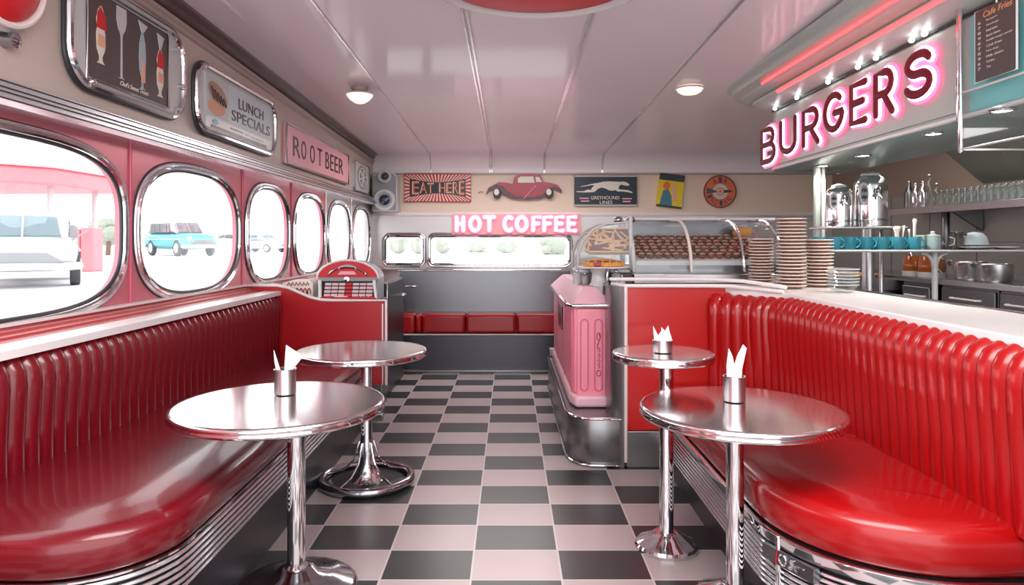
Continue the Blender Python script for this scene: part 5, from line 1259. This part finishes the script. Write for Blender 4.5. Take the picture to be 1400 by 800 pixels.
# ------------------------------------------------------------------ outside
ZG = .4
gm = MB(); gm.box((-90, -20, ZG-.3), (XL-.6, 90, ZG), 'apron'); gm.box((XL-.6, YB+.6, ZG-.3), (90, 90, ZG), 'apron')
struct(gm.build('ground', smooth=False))
def car(loc, heading, paint, roof, label, L=4.8, W=1.8, name='vintage_car', wagon=False, grille='grey'):
    T = thing(name, (0, 0, 0), label, 'car')
    # local: +x forward, z up ; sections (x, halfwidth, zbottom, ztop)
    def loft(secs, m, nm, par=T, e=3.2):
        mb = MB(); vs = []; fs = []; n = 20
        for x, hw_, zb_, zt_ in secs:
            for y, z in sq(0, (zb_+zt_)/2, hw_, (zt_-zb_)/2, e, n): vs.append((x, y, z))
        for j in range(len(secs)-1):
            for i in range(n): fs.append((j*n+i, j*n+(i+1) % n, (j+1)*n+(i+1) % n, (j+1)*n+i))
        fs.append(list(range(n))); fs.append([(len(secs)-1)*n+i for i in range(n)][::-1])
        return mb.add(vs, fs, m).build(nm, par, angle=50)
    h = L/2; w2 = W/2
    loft([(-h, w2*.7, .45, .85), (-h+.15, w2*.92, .32, .98), (-h+.9, w2, .28, 1.02), (0, w2, .28, 1.0), (.7, w2, .28, 1.0), (h-.7, w2*.95, .30, .98), (h-.15, w2*.88, .34, .90), (h, w2*.7, .42, .80)], paint, 'body')
    rear = -h+.35 if wagon else -1.35
    loft([(rear-.25, w2*.72, .95, 1.02), (rear, w2*.80, .95, 1.40), (rear+.3, w2*.82, .95, 1.54), (.3, w2*.80, .95, 1.55), (.55, w2*.80, .95, 1.46), (1.05, w2*.78, .94, 1.0)], roof, 'roof')
    # window bands
    k = [rear+.25, rear+.85, rear+1.45, .1, .45] if wagon else [-1.0, -.35, .35]
    for s_ in (-1, 1):
        for a, b in zip(k[:-1], k[1:]):
            MB().box((a+.04, s_*w2*.80, 1.02), (b-.04, s_*(w2*.80+.03), 1.42), 'gblue' if not wagon else 'card').build('side_window', T, bevel=.02)
    mb = MB(); mb.add([(1.10, -w2*.66, 1.02), (1.10, w2*.66, 1.02), (.64, w2*.58, 1.44), (.64, -w2*.58, 1.44), (1.06, -w2*.66, 1.0), (1.06, w2*.66, 1.0), (.58, w2*.58, 1.42), (.58, -w2*.58, 1.42)], [(0, 1, 2, 3), (4, 7, 6, 5), (0, 4, 5, 1), (1, 5, 6, 2), (2, 6, 7, 3), (3, 7, 4, 0)], 'gblue' if not wagon else 'card'); mb.build('windscreen', T)
    mb = MB()
    for y in (-w2*.68, 0, w2*.68): mb.tube([(1.11, y, 1.0), (.64, y*.88, 1.46)], .02, roof)
    mb.build('pillar', T)
    for sx in (-1.42, 1.48):
        for s_ in (-1, 1):
            wh = MB().lathe([(.20, -.09), (.33, -.09), (.345, -.06), (.345, .06), (.33, .09), (.20, .09)], (sx, s_*(w2-.09), .345), 24, 'tyre', to=lambda x, y, z: Vector((x, z, y))).build('wheel', T)
            MB().lathe([(.22, -.012), (.20, .012), (.05, .03)], (sx, s_*(w2-.0), .345), 20, 'white', to=lambda x, y, z, s_=s_: Vector((x, z*s_, y))).build('hubcap', wh)
    for sx in (h+.04, -h-.04): MB().tube([(sx-math.copysign(.35, sx), -w2*.98, .42), (sx-math.copysign(.05, sx), -w2*.85, .42), (sx, 0, .42), (sx-math.copysign(.05, sx), w2*.85, .42), (sx-math.copysign(.35, sx), w2*.98, .42)], .075, 'carw').build('bumper', T)
    MB().prism([(-w2*.72, .50), (w2*.72, .50), (w2*.45, .68), (-w2*.45, .68)], h-.06, h+.02, grille, to=lambda x, y, z: Vector((z, x, y))).build('grille', T)
    for s_ in (-1, 1):
        MB().lathe([(.11, 0), (.11, .05), (.04, .08)], (h-.10, s_*w2*.70, .74), 18, 'white', to=lambda x, y, z: Vector((z, x, y))).build('headlamp', T)
        MB().tube([(-h+.3, s_*w2*1.01, .72), (h-.6, s_*w2*.99, .72)], .018, 'carw').build('side_trim', T)
    T.location = Vector(loc); T.rotation_euler = (0, 0, heading); return T
w1 = P(255, 350, 41.8); car((w1.x-.7, 42.5, ZG), math.radians(-40), 'cart', 'carroof', 'turquoise and white vintage wagon parked beyond the second window', L=4.9, wagon=True, grille='card').scale = (1.22, 1.22, 1.42)
w2_ = P(20, 393, 13.3); car((-10.55, 14.8, ZG), math.radians(-57), 'carw', 'carw', 'large white vintage sedan close outside the first window', L=5.2, W=2.0, grille='grey')
car((-20.5, 56, ZG), math.radians(-25), 'carw', 'carw', 'white vintage car beyond the third window', L=4.8, W=1.8)
car((-24.7, 60, ZG), math.radians(-120), 'card', 'card', 'small charcoal car far beyond the right end of the turquoise wagon', L=4.6)
# filling station roof
T = thing('station_canopy', (-20, 22, ZG), 'flat red filling station canopy on thin posts outside the first window', 'canopy')
mb = MB(); mb.prism([(-30, 24), (-30, 19), (-14.2, 19), (-13.4, 20), (-13.4, 24)][::-1], 2.95, 3.45, 'pumpred'); mb.build('roof', T, bevel=.08)
mb = MB(); mb.prism([(-30.1, 24.1), (-30.1, 18.9), (-14.1, 18.9), (-13.3, 19.9), (-13.3, 24.1)][::-1], 3.45, 3.55, 'signpink'); mb.build('parapet', T, bevel=.04)
for X_, Y_ in ((-13.9, 22.8), (-13.9, 20.6), (-17.2, 21.5), (-22, 21.5)): MB().tube([(X_, Y_, ZG), (X_, Y_, 2.95)], .09, 'carw').build('post', T)
w1 = P(118, 372, 20); T = thing('fuel_pump', (w1.x, 20.2, ZG), 'slim pale red fuel pump under the station canopy', 'fuel pump')
MB().box((w1.x-.18, 20, ZG), (w1.x+.2, 20.5, ZG+1.3), 'pumpred').build('body', T, bevel=.04); MB().box((w1.x-.26, 20, ZG), (w1.x-.2, 20.5, ZG+1.25), 'pumpred').build('side_plate', T)
MB().tube([(w1.x+.1, 19.9, ZG+1.2), (w1.x-.3, 19.7, ZG+.9), (w1.x-.25, 19.9, ZG+.4)], .03, 'grey').build('hose', T)
T = thing('fuel_pump', (w1.x-1.0, 21.0, ZG), 'pale old fuel pump left of the slim red one', 'fuel pump')
MB().box((w1.x-1.3, 21, ZG), (w1.x-.8, 21.4, ZG+1.5), 'offw').build('body', T, bevel=.06); MB().lathe([(.18, -.05), (.2, 0), (.18, .05)], (w1.x-1.05, 20.97, ZG+1.2), 16, 'grey', to=lambda x, y, z: Vector((x, z, y))).build('dial', T)
def tree(x, y, h, r, label, name='tree', sq_=1.):
    T = thing(name, (x, y, ZG), label, 'tree' if name == 'tree' else 'bush')
    if name == 'tree': MB().tube([(x, y, ZG), (x+.1, y, ZG+h*.5)], .15, 'trunk').build('trunk', T)
    mb = MB(); rnd = random.Random(int(x*10)+int(y))
    if name == 'bush': mb.sphere((x, y, ZG+h*.42), (r*.95, r*.6, h*.44), 'leaf', 12)
    for k in range(16):
        a = rnd.uniform(0, 2*PI); q_ = rnd.uniform(0, .75)*r; s_ = rnd.uniform(.3, .5)*r
        mb.sphere((x+q_*math.cos(a), y+q_*math.sin(a)*.6, ZG+h-r+rnd.uniform(-.6, .6)*r*.8*sq_), (s_, s_, s_*.85), 'leaf', 8)
    mb.build('crown', T)
tree(-26, 44, 2.7, 1.2, 'pale bushy tree beyond the fuel pumps'); tree(-28.4, 46, 2.2, .9, 'low bush right of the pale bushy tree', 'bush'); tree(-31.5, 46, 2.5, 1.1, 'rounded bush left of the pale bushy tree', 'bush')
for x_, y_, h_, r_, lb in ((-8.2, 50, 1.45, .7, 'left grey-green bush seen through the narrow rear window'), (-6.4, 48, 1.45, .65, 'right grey-green bush seen through the narrow rear window'), (-4.9, 50, 1.35, .6, 'bush at the left edge of the wide rear window'), (3.0, 46, 1.4, .9, 'bush near the right end of the wide rear window'), (-.2, 52, 1.4, .9, 'broad bush in the middle of the wide rear window'), (-2.6, 55, 1.2, .8, 'low bush left of the middle in the wide rear window')): tree(x_, y_, h_, r_, lb, 'bush')
T = thing('low_wall', (-30, 48, ZG), 'long pale low wall beyond the filling station', 'wall'); MB().box((-60, 52, ZG), (-20, 52.3, ZG+1.0), 'flood').build('wall', T); MB().box((-60, 51.9, ZG+1.0), (-20, 52.4, ZG+1.1), 'flood').build('coping', T)
# ------------------------------------------------------------------ fill lights added to the room
def area(loc, rot, sx, sy, e, col=(1, 1, 1), name='ceiling_fill'):
    ld = bpy.data.lights.new(name, 'AREA'); ld.shape = 'RECTANGLE'; ld.size = sx; ld.size_y = sy; ld.energy = e; ld.color = col
    o = bpy.data.objects.new(name, ld); COL.objects.link(o); o.location = loc; o.rotation_euler = rot; return o
def point(loc, e, r, col, name='lamp_glow'):
    ld = bpy.data.lights.new(name, 'POINT'); ld.energy = e; ld.shadow_soft_size = r; ld.color = col
    o = bpy.data.objects.new(name, ld); COL.objects.link(o); o.location = loc; return o
area((.1, 1.0, 2.62), (0, 0, 0), 2.2, 1.0, 60, (1, .97, .95))  # unseen overhead light added to fill the near end
area((.1, 7.8, 2.5), (0, 0, 0), 2.0, 1.2, 45, (1, .95, .93))  # added light without a fixture, lifts the rear wall
area((3.6, 5.6, 2.5), (0, 0, 0), .6, 3., 22, (1, .95, .85), 'kitchen_fill')  # extra light put in to brighten the kitchen, no lamp modelled
